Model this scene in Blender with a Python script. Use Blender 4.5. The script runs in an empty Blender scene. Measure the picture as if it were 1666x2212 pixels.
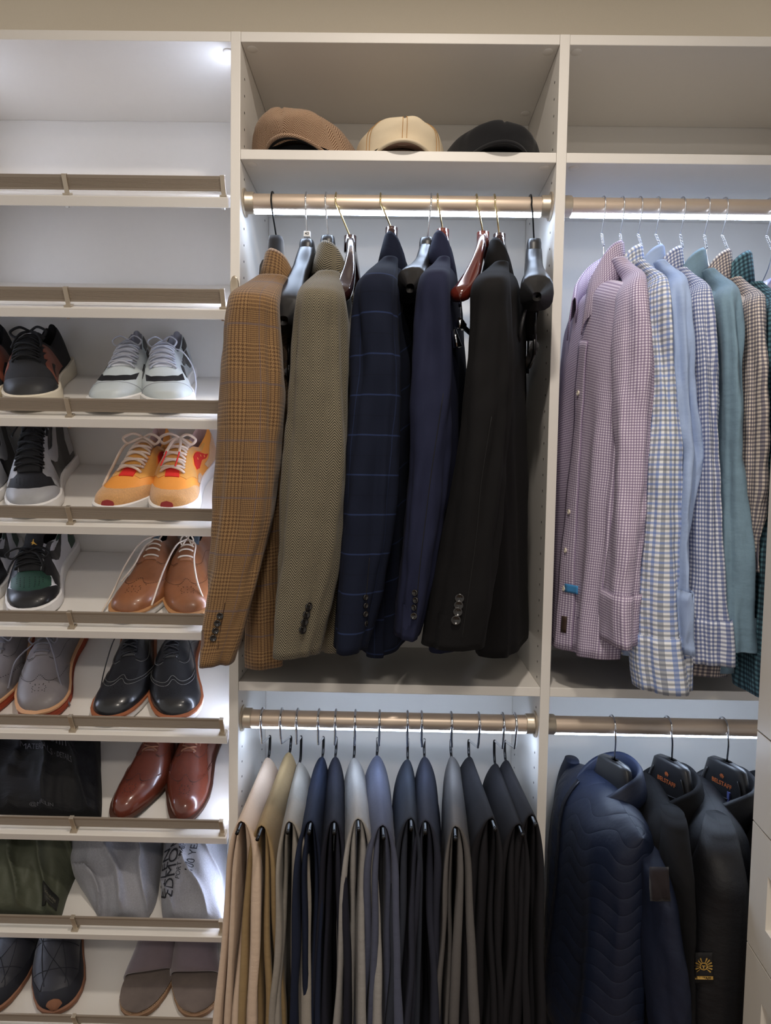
import bpy, bmesh, math, random
from math import sin, cos, pi, radians, sqrt, atan2
from mathutils import Vector, Matrix, noise
from mathutils.geometry import delaunay_2d_cdt

scene = bpy.context.scene
COL = scene.collection

# ------------------------------------------------------------------ camera
FPX = 1400.0
CAM = Vector((0.3059, -1.2857, 1.5))
YAW, PITCH, ROLL = -0.010746, -0.056616, 0.016361
_fw = Vector((sin(YAW) * cos(PITCH), cos(YAW) * cos(PITCH), sin(PITCH)))
_rt = Vector((cos(YAW), -sin(YAW), 0.0))
_up = _rt.cross(_fw)
_r2 = _rt * cos(ROLL) + _up * sin(ROLL)
_u2 = -_rt * sin(ROLL) + _up * cos(ROLL)
cam_data = bpy.data.cameras.new('camera')
cam = bpy.data.objects.new('camera', cam_data)
COL.objects.link(cam)
cam.matrix_world = Matrix(((_r2.x, _u2.x, -_fw.x, CAM.x), (_r2.y, _u2.y, -_fw.y, CAM.y),
                           (_r2.z, _u2.z, -_fw.z, CAM.z), (0, 0, 0, 1)))
cam_data.sensor_fit = 'HORIZONTAL'
cam_data.sensor_width = 36.0
cam_data.lens = FPX / 1666.0 * 36.0
cam_data.clip_start = 0.02
scene.camera = cam


def ray(px, py):
    return _fw + _r2 * ((px - 833) / FPX) - _u2 * ((py - 1106) / FPX)


def at(px, py, Y):
    d = ray(px, py)
    return CAM + d * ((Y - CAM.y) / d.y)


def atx(px, py, X):
    d = ray(px, py)
    return CAM + d * ((X - CAM.x) / d.x)


# ------------------------------------------------------------------ light and exposure
world = bpy.data.worlds.new('room_ambient')
scene.world = world
world.use_nodes = True
world.node_tree.nodes['Background'].inputs[0].default_value = (1.0, 0.95, 0.89, 1)
world.node_tree.nodes['Background'].inputs[1].default_value = 0.50
scene.view_settings.view_transform = 'Standard'
scene.view_settings.look = 'None'
scene.view_settings.exposure = 0.0
scene.view_settings.gamma = 1.0
scene.view_settings.use_curve_mapping = False
LED_STRENGTH = 36.0
SIDE_LED_STRENGTH = 34.0


def add_downlight(x, y, z, power, size):
    ld = bpy.data.lights.new('ceiling_downlight', 'AREA')
    ld.shape = 'DISK'
    ld.size = size
    ld.energy = power
    ld.color = (1.0, 0.905, 0.80)
    lo = bpy.data.objects.new('ceiling_downlight', ld)
    COL.objects.link(lo)
    lo.location = (x, y, z)


add_downlight(0.35, -0.78, 2.62, 11.0, 0.11)
add_downlight(0.35, -2.3, 2.62, 22.0, 0.30)  # extra unseen lamp, added farther back to brighten the wall above the closet

# ------------------------------------------------------------------ small helpers


def lin(c):
    out = []
    for v in c[:3]:
        v = v / 255.0
        out.append(v / 12.92 if v <= 0.04045 else ((v + 0.055) / 1.055) ** 2.4)
    return (out[0], out[1], out[2], 1.0)


class NT:
    """tiny node graph writer"""

    def __init__(self, name, rough=0.6, metal=0.0, spec=0.5):
        self.m = bpy.data.materials.new(name)
        self.m.use_nodes = True
        self.t = self.m.node_tree
        self.b = self.t.nodes['Principled BSDF']
        self.b.inputs['Roughness'].default_value = rough
        self.b.inputs['Metallic'].default_value = metal
        self.b.inputs['Specular IOR Level'].default_value = spec

    def n(self, kind, **kw):
        nd = self.t.nodes.new(kind)
        for k, v in kw.items():
            setattr(nd, k, v)
        return nd

    def put(self, sock, v):
        if isinstance(v, bpy.types.NodeSocket):
            self.t.links.new(v, sock)
        elif isinstance(v, (tuple, list)):
            if len(v) == 3 and sock.type == 'RGBA':
                v = (*v, 1.0)
            sock.default_value = v
        else:
            sock.default_value = v

    def math(self, op, a, b=0.0, c=0.0):
        nd = self.n('ShaderNodeMath', operation=op)
        for i, v in enumerate((a, b, c)):
            self.put(nd.inputs[i], v)
        return nd.outputs[0]

    def mix(self, f, a, b):
        nd = self.n('ShaderNodeMix', data_type='RGBA')
        self.put(nd.inputs[0], f)
        self.put(nd.inputs[6], a)
        self.put(nd.inputs[7], b)
        return nd.outputs[2]

    def uv(self):
        u = self.n('ShaderNodeUVMap')
        u.uv_map = 'UVMap'
        s = self.n('ShaderNodeSeparateXYZ')
        self.t.links.new(u.outputs[0], s.inputs[0])
        return s.outputs[0], s.outputs[1], u.outputs[0]

    def obj(self):
        return self.n('ShaderNodeTexCoord').outputs['Object']

    def noise(self, vec, scale, detail=2.0, rough=0.5, stretch=None):
        if stretch:
            mp = self.n('ShaderNodeMapping')
            self.t.links.new(vec, mp.inputs[0])
            mp.inputs['Scale'].default_value = stretch
            vec = mp.outputs[0]
        nd = self.n('ShaderNodeTexNoise')
        self.t.links.new(vec, nd.inputs['Vector'])
        nd.inputs['Scale'].default_value = scale
        nd.inputs['Detail'].default_value = detail
        nd.inputs['Roughness'].default_value = rough
        return nd.outputs[0]

    def bump(self, h, strength, dist):
        nd = self.n('ShaderNodeBump')
        nd.inputs['Strength'].default_value = strength
        nd.inputs['Distance'].default_value = dist
        self.put(nd.inputs['Height'], h)
        self.t.links.new(nd.outputs[0], self.b.inputs['Normal'])

    def color(self, c):
        self.put(self.b.inputs['Base Color'], c)

    def stripe(self, x, period, duty=0.5, off=0.0):
        """1 inside the stripe"""
        f = self.math('FRACT', self.math('ADD', self.math('DIVIDE', x, period), off))
        return self.math('LESS_THAN', f, duty)


MAT = {}


def plain(name, c, rough=0.6, metal=0.0, spec=0.5, grain=0.0, gscale=300.0, bump=0.0, bscale=400.0, bdist=0.0004, sheen=0.0, coat=0.0, blotch=0.0):
    """a plain procedural material: colour, fine grain, fine relief"""
    if name in MAT:
        return MAT[name]
    t = NT(name, rough, metal, spec)
    base = lin(c)
    co = t.obj()
    col = base
    if grain:
        nz = t.noise(co, gscale, 3.0, 0.6)
        lo = tuple(v * (1 - grain) for v in base[:3])
        hi = tuple(min(1, v * (1 + grain)) for v in base[:3])
        col = t.mix(nz, lo, hi)
    if blotch:
        nz = t.noise(co, 14.0, 4.0, 0.6)
        f = t.math('MULTIPLY', t.math('SUBTRACT', nz, 0.35), 2.0 * blotch)
        f = t.math('MINIMUM', t.math('MAXIMUM', f, 0.0), 1.0)
        col = t.mix(f, col, tuple(v * 0.35 for v in base[:3]))
    t.color(col)
    if bump:
        t.bump(t.noise(co, bscale, 3.0, 0.6), bump, bdist)
    if sheen:
        t.b.inputs['Sheen Weight'].default_value = sheen
        t.b.inputs['Sheen Roughness'].default_value = 0.5
    if coat:
        t.b.inputs['Coat Weight'].default_value = coat
        t.b.inputs['Coat Roughness'].default_value = 0.12
    MAT[name] = t.m
    return t.m


def emit(name, c, s):
    t = NT(name, 0.4)
    t.color(c)
    t.b.inputs['Emission Color'].default_value = (*c, 1)
    t.b.inputs['Emission Strength'].default_value = s
    MAT[name] = t.m
    return t.m


def fabric(name, c, grain=0.25, sheen=0.25, rough=0.9, weave=900.0, spec=0.25, wrinkle=0.0):
    if name in MAT:
        return MAT[name]
    t = NT(name, rough, 0.0, spec)
    u, v, uvv = t.uv()
    base = lin(c)
    nz = t.noise(uvv, weave, 2.0, 0.7)
    n2 = t.noise(uvv, 60.0, 3.0, 0.6, stretch=(3.0, 1.0, 1.0))
    f = t.math('ADD', t.math('MULTIPLY', nz, 0.7), t.math('MULTIPLY', n2, 0.3))
    t.color(t.mix(f, tuple(x * (1 - grain) for x in base[:3]), tuple(min(1, x * (1 + grain)) for x in base[:3])))
    if wrinkle:
        w2 = t.noise(uvv, 22.0, 4.0, 0.55, stretch=(1.0, 2.2, 1.0))
        h = t.math('ADD', t.math('MULTIPLY', nz, 0.06), t.math('MULTIPLY', w2, wrinkle))
        t.bump(h, 0.7, 0.006)
    else:
        t.bump(nz, 0.35, 0.0005)
    t.b.inputs['Sheen Weight'].default_value = sheen
    t.b.inputs['Sheen Roughness'].default_value = 0.4
    MAT[name] = t.m
    return t.m


def gingham(name, bg, ca, pu, pv=None, cb=None, grain=0.1):
    """woven check: warp and weft stripes laid over a pale ground"""
    if name in MAT:
        return MAT[name]
    pv = pv or pu
    t = NT(name, 0.85, 0.0, 0.25)
    u, v, uvv = t.uv()
    A, B, G = lin(ca), lin(cb or ca), lin(bg)
    su, sv = t.stripe(u, pu), t.stripe(v, pv)
    if cb:
        alt = t.stripe(u, pu * 2, 0.5)
        alv = t.stripe(v, pv * 2, 0.5)
        cu, cv = t.mix(alt, A, B), t.mix(alv, A, B)
    else:
        cu = cv = A
    x = t.mix(t.math('MULTIPLY', su, 0.62), G, cu)
    x = t.mix(t.math('MULTIPLY', sv, 0.62), x, cv)
    nz = t.noise(uvv, 1200.0, 2.0)
    x = t.mix(t.math('MULTIPLY', t.math('SUBTRACT', nz, 0.5), grain * 2), x, (0, 0, 0, 1))
    t.color(x)
    w2 = t.noise(uvv, 26.0, 4.0, 0.55)
    t.bump(t.math('ADD', t.math('MULTIPLY', nz, 0.05), t.math('MULTIPLY', w2, 0.5)), 0.5, 0.004)
    MAT[name] = t.m
    return t.m


def herringbone(name, ca, cb, colw=0.0125, per=0.0042):
    t = NT(name, 0.95, 0.0, 0.15)
    u, v, uvv = t.uv()
    n0 = t.noise(uvv, 800.0, 2.0, 0.7)
    uu = t.math('ADD', u, t.math('MULTIPLY', t.math('SUBTRACT', n0, 0.5), 0.0012))
    tri = t.math('PINGPONG', uu, colw)
    f = t.math('FRACT', t.math('DIVIDE', t.math('ADD', v, t.math('MULTIPLY', tri, 1.25)), per))
    s = t.math('LESS_THAN', f, 0.5)
    col = t.mix(s, lin(ca), lin(cb))
    t.color(t.mix(t.math('MULTIPLY', n0, 0.45), col, lin(tuple((a + b) / 2 for a, b in zip(ca, cb)))))
    t.bump(t.math('ADD', s, n0), 0.5, 0.0006)
    t.b.inputs['Sheen Weight'].default_value = 0.15
    MAT[name] = t.m
    return t.m


def glen_plaid(name, light, dark, over, p=0.0042):
    """houndstooth and fine-line blocks alternating both ways, a faint overcheck"""
    t = NT(name, 0.95, 0.0, 0.15)
    u, v, uvv = t.uv()
    n0 = t.noise(uvv, 700.0, 2.0, 0.7)
    jit = t.math('MULTIPLY', t.math('SUBTRACT', n0, 0.5), 0.0011)
    u2, v2 = t.math('ADD', u, jit), t.math('ADD', v, jit)
    big = 0.095
    bu, bv = t.stripe(u2, big, 0.47), t.stripe(v2, big, 0.47)
    # inside a block the yarns run 4 and 4, between blocks 2 and 2
    wu4, wu2 = t.stripe(u2, 2 * p, 0.5), t.stripe(u2, p, 0.5)
    wv4, wv2 = t.stripe(v2, 2 * p, 0.5), t.stripe(v2, p, 0.5)

    def sel(f, a, b):
        return t.math('ADD', t.math('MULTIPLY', f, a), t.math('MULTIPLY', t.math('SUBTRACT', 1.0, f), b))
    wu, wv = sel(bu, wu4, wu2), sel(bv, wv4, wv2)
    tw = t.stripe(t.math('ADD', u2, v2), p, 0.5)      # twill decides which yarn lies on top
    d = sel(tw, wu, wv)
    col = t.mix(d, lin(light), lin(dark))
    ou = t.stripe(u2, big, 0.02, 0.25)
    ov = t.stripe(v2, big, 0.035, 0.25)
    o = t.math('MULTIPLY', t.math('MAXIMUM', ou, ov), 0.5)
    col = t.mix(o, col, lin(over))
    mid = lin(tuple((a + b) / 2 for a, b in zip(light, dark)))
    t.color(t.mix(t.math('MULTIPLY', n0, 0.5), col, mid))
    t.bump(t.math('ADD', t.math('MULTIPLY', d, 0.7), n0), 0.5, 0.0007)
    t.b.inputs['Sheen Weight'].default_value = 0.15
    MAT[name] = t.m
    return t.m


def windowpane(name, c, line, pu, pv, lw=0.0022, soft=0.6):
    t = NT(name, 0.9, 0.0, 0.2)
    u, v, uvv = t.uv()
    n0 = t.noise(uvv, 900.0, 3.0, 0.7)
    base = lin(c)
    col = t.mix(n0, tuple(x * 0.45 for x in base[:3]), tuple(x * 1.6 for x in base[:3]))
    a = t.stripe(u, pu, lw / pu)
    b = t.stripe(v, pv, lw * 1.6 / pv)
    th = t.stripe(v, pv, 0.0007 / pv, 0.5)
    k = t.math('MULTIPLY', t.math('MAXIMUM', t.math('MULTIPLY', a, 0.5), b), soft)
    col = t.mix(k, col, lin(line))
    col = t.mix(t.math('MULTIPLY', th, 0.6), col, tuple(x * 0.2 for x in base[:3]))
    t.color(col)
    t.bump(n0, 0.4, 0.0005)
    t.b.inputs['Sheen Weight'].default_value = 0.0
    MAT[name] = t.m
    return t.m


# ---- mesh building


class MB:
    def __init__(self):
        self.v, self.f, self.uv, self.sm = [], [], [], []

    def quadgrid(self, rows, uvs=None, closed=False, flip=False):
        """rows: equal-length lists of points; joins neighbours with quads"""
        o = len(self.v)
        nr, nc = len(rows), len(rows[0])
        for r in rows:
            self.v.extend([tuple(p) for p in r])
        for i in range(nr - 1):
            for j in range(nc if closed else nc - 1):
                j2 = (j + 1) % nc
                a, b, c, d = o + i * nc + j, o + i * nc + j2, o + (i + 1) * nc + j2, o + (i + 1) * nc + j
                q = (a, d, c, b) if flip else (a, b, c, d)
                self.f.append(q)
                if uvs:
                    ju = j + 1
                    ua, ub, uc, ud = uvs[i][j], uvs[i][ju], uvs[i + 1][ju], uvs[i + 1][j]
                    self.uv.append((ua, ud, uc, ub) if flip else (ua, ub, uc, ud))
                else:
                    self.uv.append(None)
        return o

    def face(self, pts, uvs=None):
        o = len(self.v)
        self.v.extend([tuple(p) for p in pts])
        self.f.append(tuple(range(o, o + len(pts))))
        self.uv.append(uvs)

    def box(self, lo, hi, M=None):
        x0, y0, z0 = lo
        x1, y1, z1 = hi
        P = [Vector(p) for p in ((x0, y0, z0), (x1, y0, z0), (x1, y1, z0), (x0, y1, z0), (x0, y0, z1), (x1, y0, z1), (x1, y1, z1), (x0, y1, z1))]
        if M is not None:
            P = [M @ p for p in P]
        o = len(self.v)
        self.v.extend([tuple(p) for p in P])
        for q in ((0, 3, 2, 1), (4, 5, 6, 7), (0, 1, 5, 4), (1, 2, 6, 5), (2, 3, 7, 6), (3, 0, 4, 7)):
            self.f.append(tuple(o + i for i in q))
            self.uv.append(None)

    def tube(self, pts, r, seg=8, cap=True, flat=None, upv=None):
        """round (or flattened) tube along a polyline; r a number or a list"""
        pts = [Vector(p) for p in pts]
        n = len(pts)
        rows, uvs = [], []
        prev = None
        L = 0.0
        for i, p in enumerate(pts):
            t = (pts[min(i + 1, n - 1)] - pts[max(i - 1, 0)])
            t = t.normalized() if t.length > 1e-9 else Vector((0, 0, 1))
            if prev is None:
                ref = Vector(upv) if upv is not None else (Vector((0, 0, 1)) if abs(t.z) < 0.9 else Vector((1, 0, 0)))
                a = (ref - t * ref.dot(t)).normalized()
            else:
                a = prev - t * prev.dot(t)
                a = a.normalized() if a.length > 1e-9 else Vector((1, 0, 0))
            prev = a
            b = t.cross(a)
            rr = r[i] if isinstance(r, (list, tuple)) else r
            ra, rb = (rr * flat, rr) if flat else (rr, rr)
            rows.append([p + a * (ra * cos(2 * pi * k / seg)) + b * (rb * sin(2 * pi * k / seg)) for k in range(seg)])
            if i:
                L += (pts[i] - pts[i - 1]).length
            uvs.append([(2 * pi * rr * k / seg, L) for k in range(seg + 1)])
        o = self.quadgrid(rows, uvs, closed=True)
        if cap:
            self.f.append(tuple(o + k for k in reversed(range(seg))))
            self.uv.append(None)
            self.f.append(tuple(o + (n - 1) * seg + k for k in range(seg)))
            self.uv.append(None)

    def disc(self, c, nrm, r, seg=12, h=0.0):
        c, nrm = Vector(c), Vector(nrm).normalized()
        self.tube([c, c + nrm * max(h, 1e-4)], r, seg)

    def lathe(self, prof, seg=16, M=None):
        """prof: (radius, height) pairs turned about local z"""
        rows = []
        for r, h in prof:
            row = [Vector((r * cos(2 * pi * k / seg), r * sin(2 * pi * k / seg), h)) for k in range(seg)]
            rows.append([M @ p for p in row] if M is not None else row)
        self.quadgrid(rows, None, closed=True)

    def build(self, name, m, parent=None, smooth=True, mats=None, bevel=0.0, solid=0.0, sub=0, auto=None):
        me = bpy.data.meshes.new(name)
        me.from_pydata(self.v, [], self.f)
        if any(u for u in self.uv):
            lay = me.uv_layers.new(name='UVMap')
            i = 0
            for p, u in zip(me.polygons, self.uv):
                for k in range(p.loop_total):
                    if u:
                        lay.data[p.loop_start + k].uv = u[k]
        if smooth:
            me.polygons.foreach_set('use_smooth', [True] * len(me.polygons))
        me.materials.append(m)
        me.validate()
        ob = bpy.data.objects.new(name, me)
        COL.objects.link(ob)
        if parent is not None:
            ob.parent = parent
            ob.matrix_parent_inverse = PINV.get(parent.name, Matrix.Identity(4))
        if bevel:
            md = ob.modifiers.new('bevel', 'BEVEL')
            md.width = bevel
            md.segments = 2
            md.limit_method = 'ANGLE'
        if solid:
            md = ob.modifiers.new('solid', 'SOLIDIFY')
            md.thickness = solid
            md.offset = 0.0
        if sub:
            md = ob.modifiers.new('sub', 'SUBSURF')
            md.levels = md.render_levels = sub
        if auto:
            try:
                me.set_sharp_from_angle(angle=radians(auto))
            except Exception:
                pass
        return ob


PINV = {}


def thing(name, label, cat, loc=(0, 0, 0), group=None):
    """an Empty at the thing's base; parts are given in world coordinates"""
    o = bpy.data.objects.new(name, None)
    COL.objects.link(o)
    o.location = loc
    o.empty_display_size = 0.05
    o['label'] = label
    o['category'] = cat
    if group:
        o['group'] = group
    PINV[o.name] = Matrix.Translation(-Vector(loc))
    return o


def tag(o, label=None, cat=None, group=None, kind=None):
    if label:
        o['label'] = label
    if cat:
        o['category'] = cat
    if group:
        o['group'] = group
    if kind:
        o['kind'] = kind
    return o


def one_box(name, lo, hi, m, parent=None, bevel=0.0012):
    b = MB()
    b.box(lo, hi)
    return b.build(name, m, parent, smooth=False, bevel=bevel)


def smoothstep(a, b, x):
    t = max(0.0, min(1.0, (x - a) / (b - a)))
    return t * t * (3 - 2 * t)


def interp(tab, x):
    """piecewise-linear then smoothed lookup in [(x, v...)]"""
    if x <= tab[0][0]:
        return tab[0][1:] if len(tab[0]) > 2 else tab[0][1]
    for a, b in zip(tab, tab[1:]):
        if x <= b[0]:
            t = (x - a[0]) / (b[0] - a[0])
            if len(a) > 2:
                return tuple(p + (q - p) * t for p, q in zip(a[1:], b[1:]))
            return a[1] + (b[1] - a[1]) * t
    return tab[-1][1:] if len(tab[-1]) > 2 else tab[-1][1]


def spline(pts, n):
    """Catmull-Rom resample of a list of tuples to n samples"""
    P = [tuple(p) for p in pts]
    P = [tuple(2 * a - b for a, b in zip(P[0], P[1]))] + P + [tuple(2 * a - b for a, b in zip(P[-1], P[-2]))]
    m = len(P) - 3
    out = []
    for i in range(n):
        x = i / (n - 1) * m
        k = min(int(x), m - 1)
        t = x - k
        p0, p1, p2, p3 = P[k], P[k + 1], P[k + 2], P[k + 3]
        out.append(tuple(0.5 * ((2 * b) + (c - a) * t + (2 * a - 5 * b + 4 * c - d) * t * t + (-a + 3 * b - 3 * c + d) * t ** 3)
                         for a, b, c, d in zip(p0, p1, p2, p3)))
    return out


_textcache = {}


def text_mesh(s, size=1.0, bold=False):
    """flat verts and faces of lettering, centred, cap height about 0.7 size"""
    key = (s, bold)
    if key not in _textcache:
        cu = bpy.data.curves.new('lettering', 'FONT')
        cu.body = s
        cu.align_x = 'CENTER'
        cu.align_y = 'CENTER'
        cu.resolution_u = 3
        if bold:
            cu.offset = 0.02
        ob = bpy.data.objects.new('lettering', cu)
        COL.objects.link(ob)
        dg = bpy.context.evaluated_depsgraph_get()
        me = bpy.data.meshes.new_from_object(ob.evaluated_get(dg))
        _textcache[key] = ([tuple(v.co) for v in me.vertices], [tuple(p.vertices) for p in me.polygons])
        bpy.data.objects.remove(ob)
        bpy.data.curves.remove(cu)
        bpy.data.meshes.remove(me)
    V, Fc = _textcache[key]
    return [(x * size, y * size) for x, y, z in V], Fc


def text_on(mb, s, size, fn, bold=False):
    """lay lettering on a surface: fn(x, y) -> point"""
    V, Fc = text_mesh(s, size, bold)
    o = len(mb.v)
    mb.v.extend([tuple(fn(x, y)) for x, y in V])
    for f in Fc:
        mb.f.append(tuple(o + i for i in f))
        mb.uv.append(None)


# ------------------------------------------------------------------ materials of the place
WHITE = plain('white_laminate', (226, 222, 216), rough=0.42, spec=0.4, grain=0.015, gscale=60)
WALLM = plain('beige_paint', (236, 226, 208), rough=0.85, grain=0.03, gscale=500, bump=0.15, bscale=350, bdist=0.0006)
FLOORM = plain('floor_oak', (120, 92, 66), rough=0.5, grain=0.2, gscale=20)
NICKEL = plain('champagne_nickel', (196, 184, 166), rough=0.34, metal=0.7, grain=0.04, gscale=900)
RODM = plain('champagne_aluminium', (212, 194, 176), rough=0.38, metal=0.6, grain=0.03, gscale=700)
RAILM = plain('champagne_rail', (150, 138, 124), rough=0.45, metal=0.35, grain=0.05, gscale=700)
HOLE = plain('hole_shadow', (70, 66, 62), rough=0.9)
CHROME = plain('chrome', (215, 217, 222), rough=0.12, metal=1.0)
BRASSY = plain('warm_chrome', (214, 196, 150), rough=0.15, metal=1.0)
BLACKMETAL = plain('black_metal', (22, 22, 24), rough=0.3, metal=0.6)
BLACKPL = plain('black_plastic', (30, 30, 32), rough=0.36, spec=0.5, bump=0.12, bscale=900, bdist=0.0002)
BLACKFLOCK = plain('black_velvet', (20, 19, 24), rough=0.95, sheen=0.3)
WIRE = plain('zinc_wire', (205, 207, 212), rough=0.28, metal=1.0)
LEDM = emit('led_diffuser', (0.62, 0.76, 1.0), LED_STRENGTH)
SIDELED = emit('side_led_diffuser', (0.68, 0.77, 1.0), SIDE_LED_STRENGTH)

# ------------------------------------------------------------------ the setting
W, T, D = 0.61, 0.019, 0.287
ZT, Z2, Z3 = 2.324, 2.1246, 1.0787           # underside of top, cap shelf top, lower shelf top
LEFTW, RIGHTW = 0.635, 0.61
XL0 = -T - LEFTW                             # inner face of the far-left panel
XR1 = W + T + RIGHTW


def struct(name, lo, hi, m):
    return tag(one_box(name, lo, hi, m, bevel=0.0), kind='structure')


struct('wall_back', (-2.0, D + 0.012, 0), (2.6, D + 0.08, 2.75), WALLM)
struct('floor', (-2.0, -3.2, -0.05), (2.6, D + 0.08, 0), FLOORM)
struct('ceiling', (-2.0, -3.2, 2.75), (2.6, D + 0.08, 2.8), plain('ceiling_paint', (235, 230, 220), rough=0.9))

PX = [(-T - LEFTW - T, -T - LEFTW), (-T, 0), (W, W + T), (XR1, XR1 + T)]
pl = ['closet panel at the outer side of the shoe shelves', 'white upright panel between the shoe shelves and the blazers',
      'white upright panel between the blazers and the shirts', 'closet panel at the outer side of the shirts']
PANELS = []
for k, (a, b) in enumerate(PX):
    p = one_box('closet_divider', (a, 0, 0), (b, D, ZT + T), WHITE)
    tag(p, pl[k], 'divider', 'upright dividers of the closet')
    PANELS.append(p)
for k, (a, b) in enumerate([(XL0, -T), (0, W), (W + T, XR1)]):
    nm = ['behind the shoe shelves', 'behind the blazers and trousers', 'behind the shirts and jackets']
    p = one_box('back_panel', (a + 0.0003, D, 0), (b - 0.0003, D + 0.011, ZT + T), WHITE, bevel=0)
    tag(p, 'white back panel of the closet ' + nm[k], 'panel')


def shelf(name, a, b, ztop, label, caps=()):
    s = one_box(name, (a + 0.0003, 0.0006, ztop - T), (b - 0.0003, D - 0.0005, ztop), WHITE)
    tag(s, label, 'shelf')
    for (cx, cy) in caps:
        m = MB()
        m.lathe([(0.0, 0.0), (0.0095, 0.0), (0.0105, 0.0009), (0.0105, 0.0016)], 20, Matrix.Translation((cx, cy, ztop - T - 0.0015)))
        m.build('cover_cap', WHITE, s)
    return s


shelf('top_board', XL0, -T, ZT + T, 'white top board above the shoe shelves', [(-T - 0.012, 0.03), (-T - 0.012, 0.24)])
shelf('top_board', 0, W, ZT + T, 'white top board above the flat caps', [(0.018, 0.022), (0.018, 0.235), (W - 0.018, 0.022), (W - 0.018, 0.235)])
shelf('top_board', W + T, XR1, ZT + T, 'white top board above the dress shirts', [(W + T + 0.018, 0.022)])
shelf('closet_shelf', 0, W, Z2, 'white shelf carrying the three flat caps', [(0.018, 0.022), (W - 0.018, 0.022), (W - 0.018, 0.235), (0.018, 0.235)])
shelf('closet_shelf', W + T, XR1, Z2, 'empty white shelf above the dress shirts', [(W + T + 0.02, 0.022)])
shelf('closet_shelf', 0, W, Z3, 'white shelf below the hanging blazers')
shelf('closet_shelf', W + T, XR1, Z3, 'white shelf below the hanging dress shirts')

# oval metal plate on the edge of the divider beside the tan blazer
c_ = at(508, 619, 0.0)
m = MB()
rows = []
for y_, g_ in ((-0.0002, 1.0), (-0.004, 1.0), (-0.0055, 0.88)):
    rows.append([(-T / 2 + 0.0085 * g_ * cos(2 * pi * k / 24), y_, c_.z + 0.020 * g_ * sin(2 * pi * k / 24)) for k in range(24)])
o = m.quadgrid(rows, closed=True)
m.f.append(tuple(o + 48 + k for k in range(24)))
m.uv.append(None)
m.build('valet_plate', NICKEL, PANELS[1], auto=40)

# shelf-pin holes: two columns on each inner face of the two panels in view
for k, x, sg in ((1, 0.0, 1), (2, W, -1), (2, W + T, 1)):
    m = MB()
    for yy in (0.034, D - 0.045):
        zz = 0.45
        while zz < ZT - 0.03:
            if abs(zz - 2.04) > 0.035 and abs(zz - 0.99) > 0.035 and abs(zz - Z3 + T / 2) > 0.015 and abs(zz - Z2 + T / 2) > 0.015:
                m.disc((x + sg * 0.0001, yy, zz), (sg, 0, 0), 0.0024, 8, 0.0004)
            zz += 0.032
    tag(m.build('pin_holes', HOLE, PANELS[k], smooth=False), kind='stuff')

# ------------------------------------------------------------------ lit closet rods
RODY, RZU, RZL = 0.037, 2.038, 0.99


def rod(a, b, z, label):
    t = thing('closet_rod', label, 'rod', (a, RODY, z), 'lit clothes rods')
    m = MB()
    m.tube([(a + 0.004, RODY, z), (b - 0.004, RODY, z)], 0.0172, 28)
    m.build('rod_tube', RODM, t, auto=40)
    m = MB()
    rows = []
    for x in (a + 0.021, b - 0.021):
        rows.append([(x, RODY + r * sin(q), z - 0.0145 - r2 * cos(q)) for q, r, r2 in
                     [(-pi / 2, 0.0082, 0.0), (-pi / 2, 0.0082, 0.004), (-0.9, 0.0082, 0.0062), (-0.45, 0.0082, 0.0068), (0, 0.008, 0.007), (0.45, 0.0082, 0.0068), (0.9, 0.0082, 0.0062), (pi / 2, 0.0082, 0.0)]])
    m.quadgrid(rows, closed=True)
    m.build('led_strip', LEDM, t, smooth=False)
    for x, s in ((a, 1), (b, -1)):
        m = MB()
        M = Matrix.Translation((x, RODY, z)) @ Matrix.Rotation(s * pi / 2, 4, 'Y')
        m.lathe([(0.0, 0.0005), (0.0265, 0.0005), (0.0268, 0.003), (0.0215, 0.0042), (0.0205, 0.0062), (0.0205, 0.0185), (0.0195, 0.0205), (0.0172, 0.0205)], 32, M)
        m.build('end_flange', NICKEL, t, auto=35)
    return t


rod(0, W, RZU, 'champagne metal rod with a light strip holding the blazers')
rod(W + T, XR1, RZU, 'champagne metal rod with a light strip holding the dress shirts')
rod(0, W, RZL, 'champagne metal rod with a light strip holding the trousers')
rod(W + T, XR1, RZL, 'champagne metal rod with a light strip holding the zip jackets')

# vertical light strips inside the shoe bay, on both side panels
for x, s, lab in ((-T, -1, 'upright light strip on the panel beside the shoe shelves'), (XL0, 1, 'upright light strip on the outer panel of the shoe shelves')):
    t = thing('light_strip', lab, 'light', (x, 0.045, 0.3))
    x0, x1 = sorted((x + s * 0.0002, x + s * 0.003))
    one_box('channel', (x0, 0.036, 0.3), (x1, 0.052, ZT - 0.004), NICKEL, t, bevel=0)
    x0, x1 = sorted((x + s * 0.003, x + s * 0.0045))
    one_box('diffuser', (x0, 0.0385, 0.302), (x1, 0.0495, ZT - 0.006), SIDELED, t, bevel=0)

# ------------------------------------------------------------------ slanted shoe shelves with fences
TILT = radians(24.5)
BB = Vector((0, cos(TILT), sin(TILT)))        # up the board, towards the back
BN = Vector((0, -sin(TILT), cos(TILT)))       # out of the board
LIP = [424, 667, 906, 1139, 1365, 1589, 1807, 2021]
LIPP = [at(300, y, 0.0).z for y in LIP]
LIPP.append(LIPP[-1] - 0.214)
SHELFNOTE = ['topmost slanted shoe shelf, empty', 'second slanted shoe shelf from the top, empty', 'slanted shoe shelf under the grey sneakers',
             'slanted shoe shelf under the orange suede sneakers', 'slanted shoe shelf under the tan brogues', 'slanted shoe shelf under the black wingtips',
             'slanted shoe shelf under the cognac wingtips and black bag', 'slanted shoe shelf under the green and grey cloth bags', 'lowest slanted shoe shelf in view, under the slippers and slides']


def shelf_origin(k):
    return Vector((0, 0.0, LIPP[k]))


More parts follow.
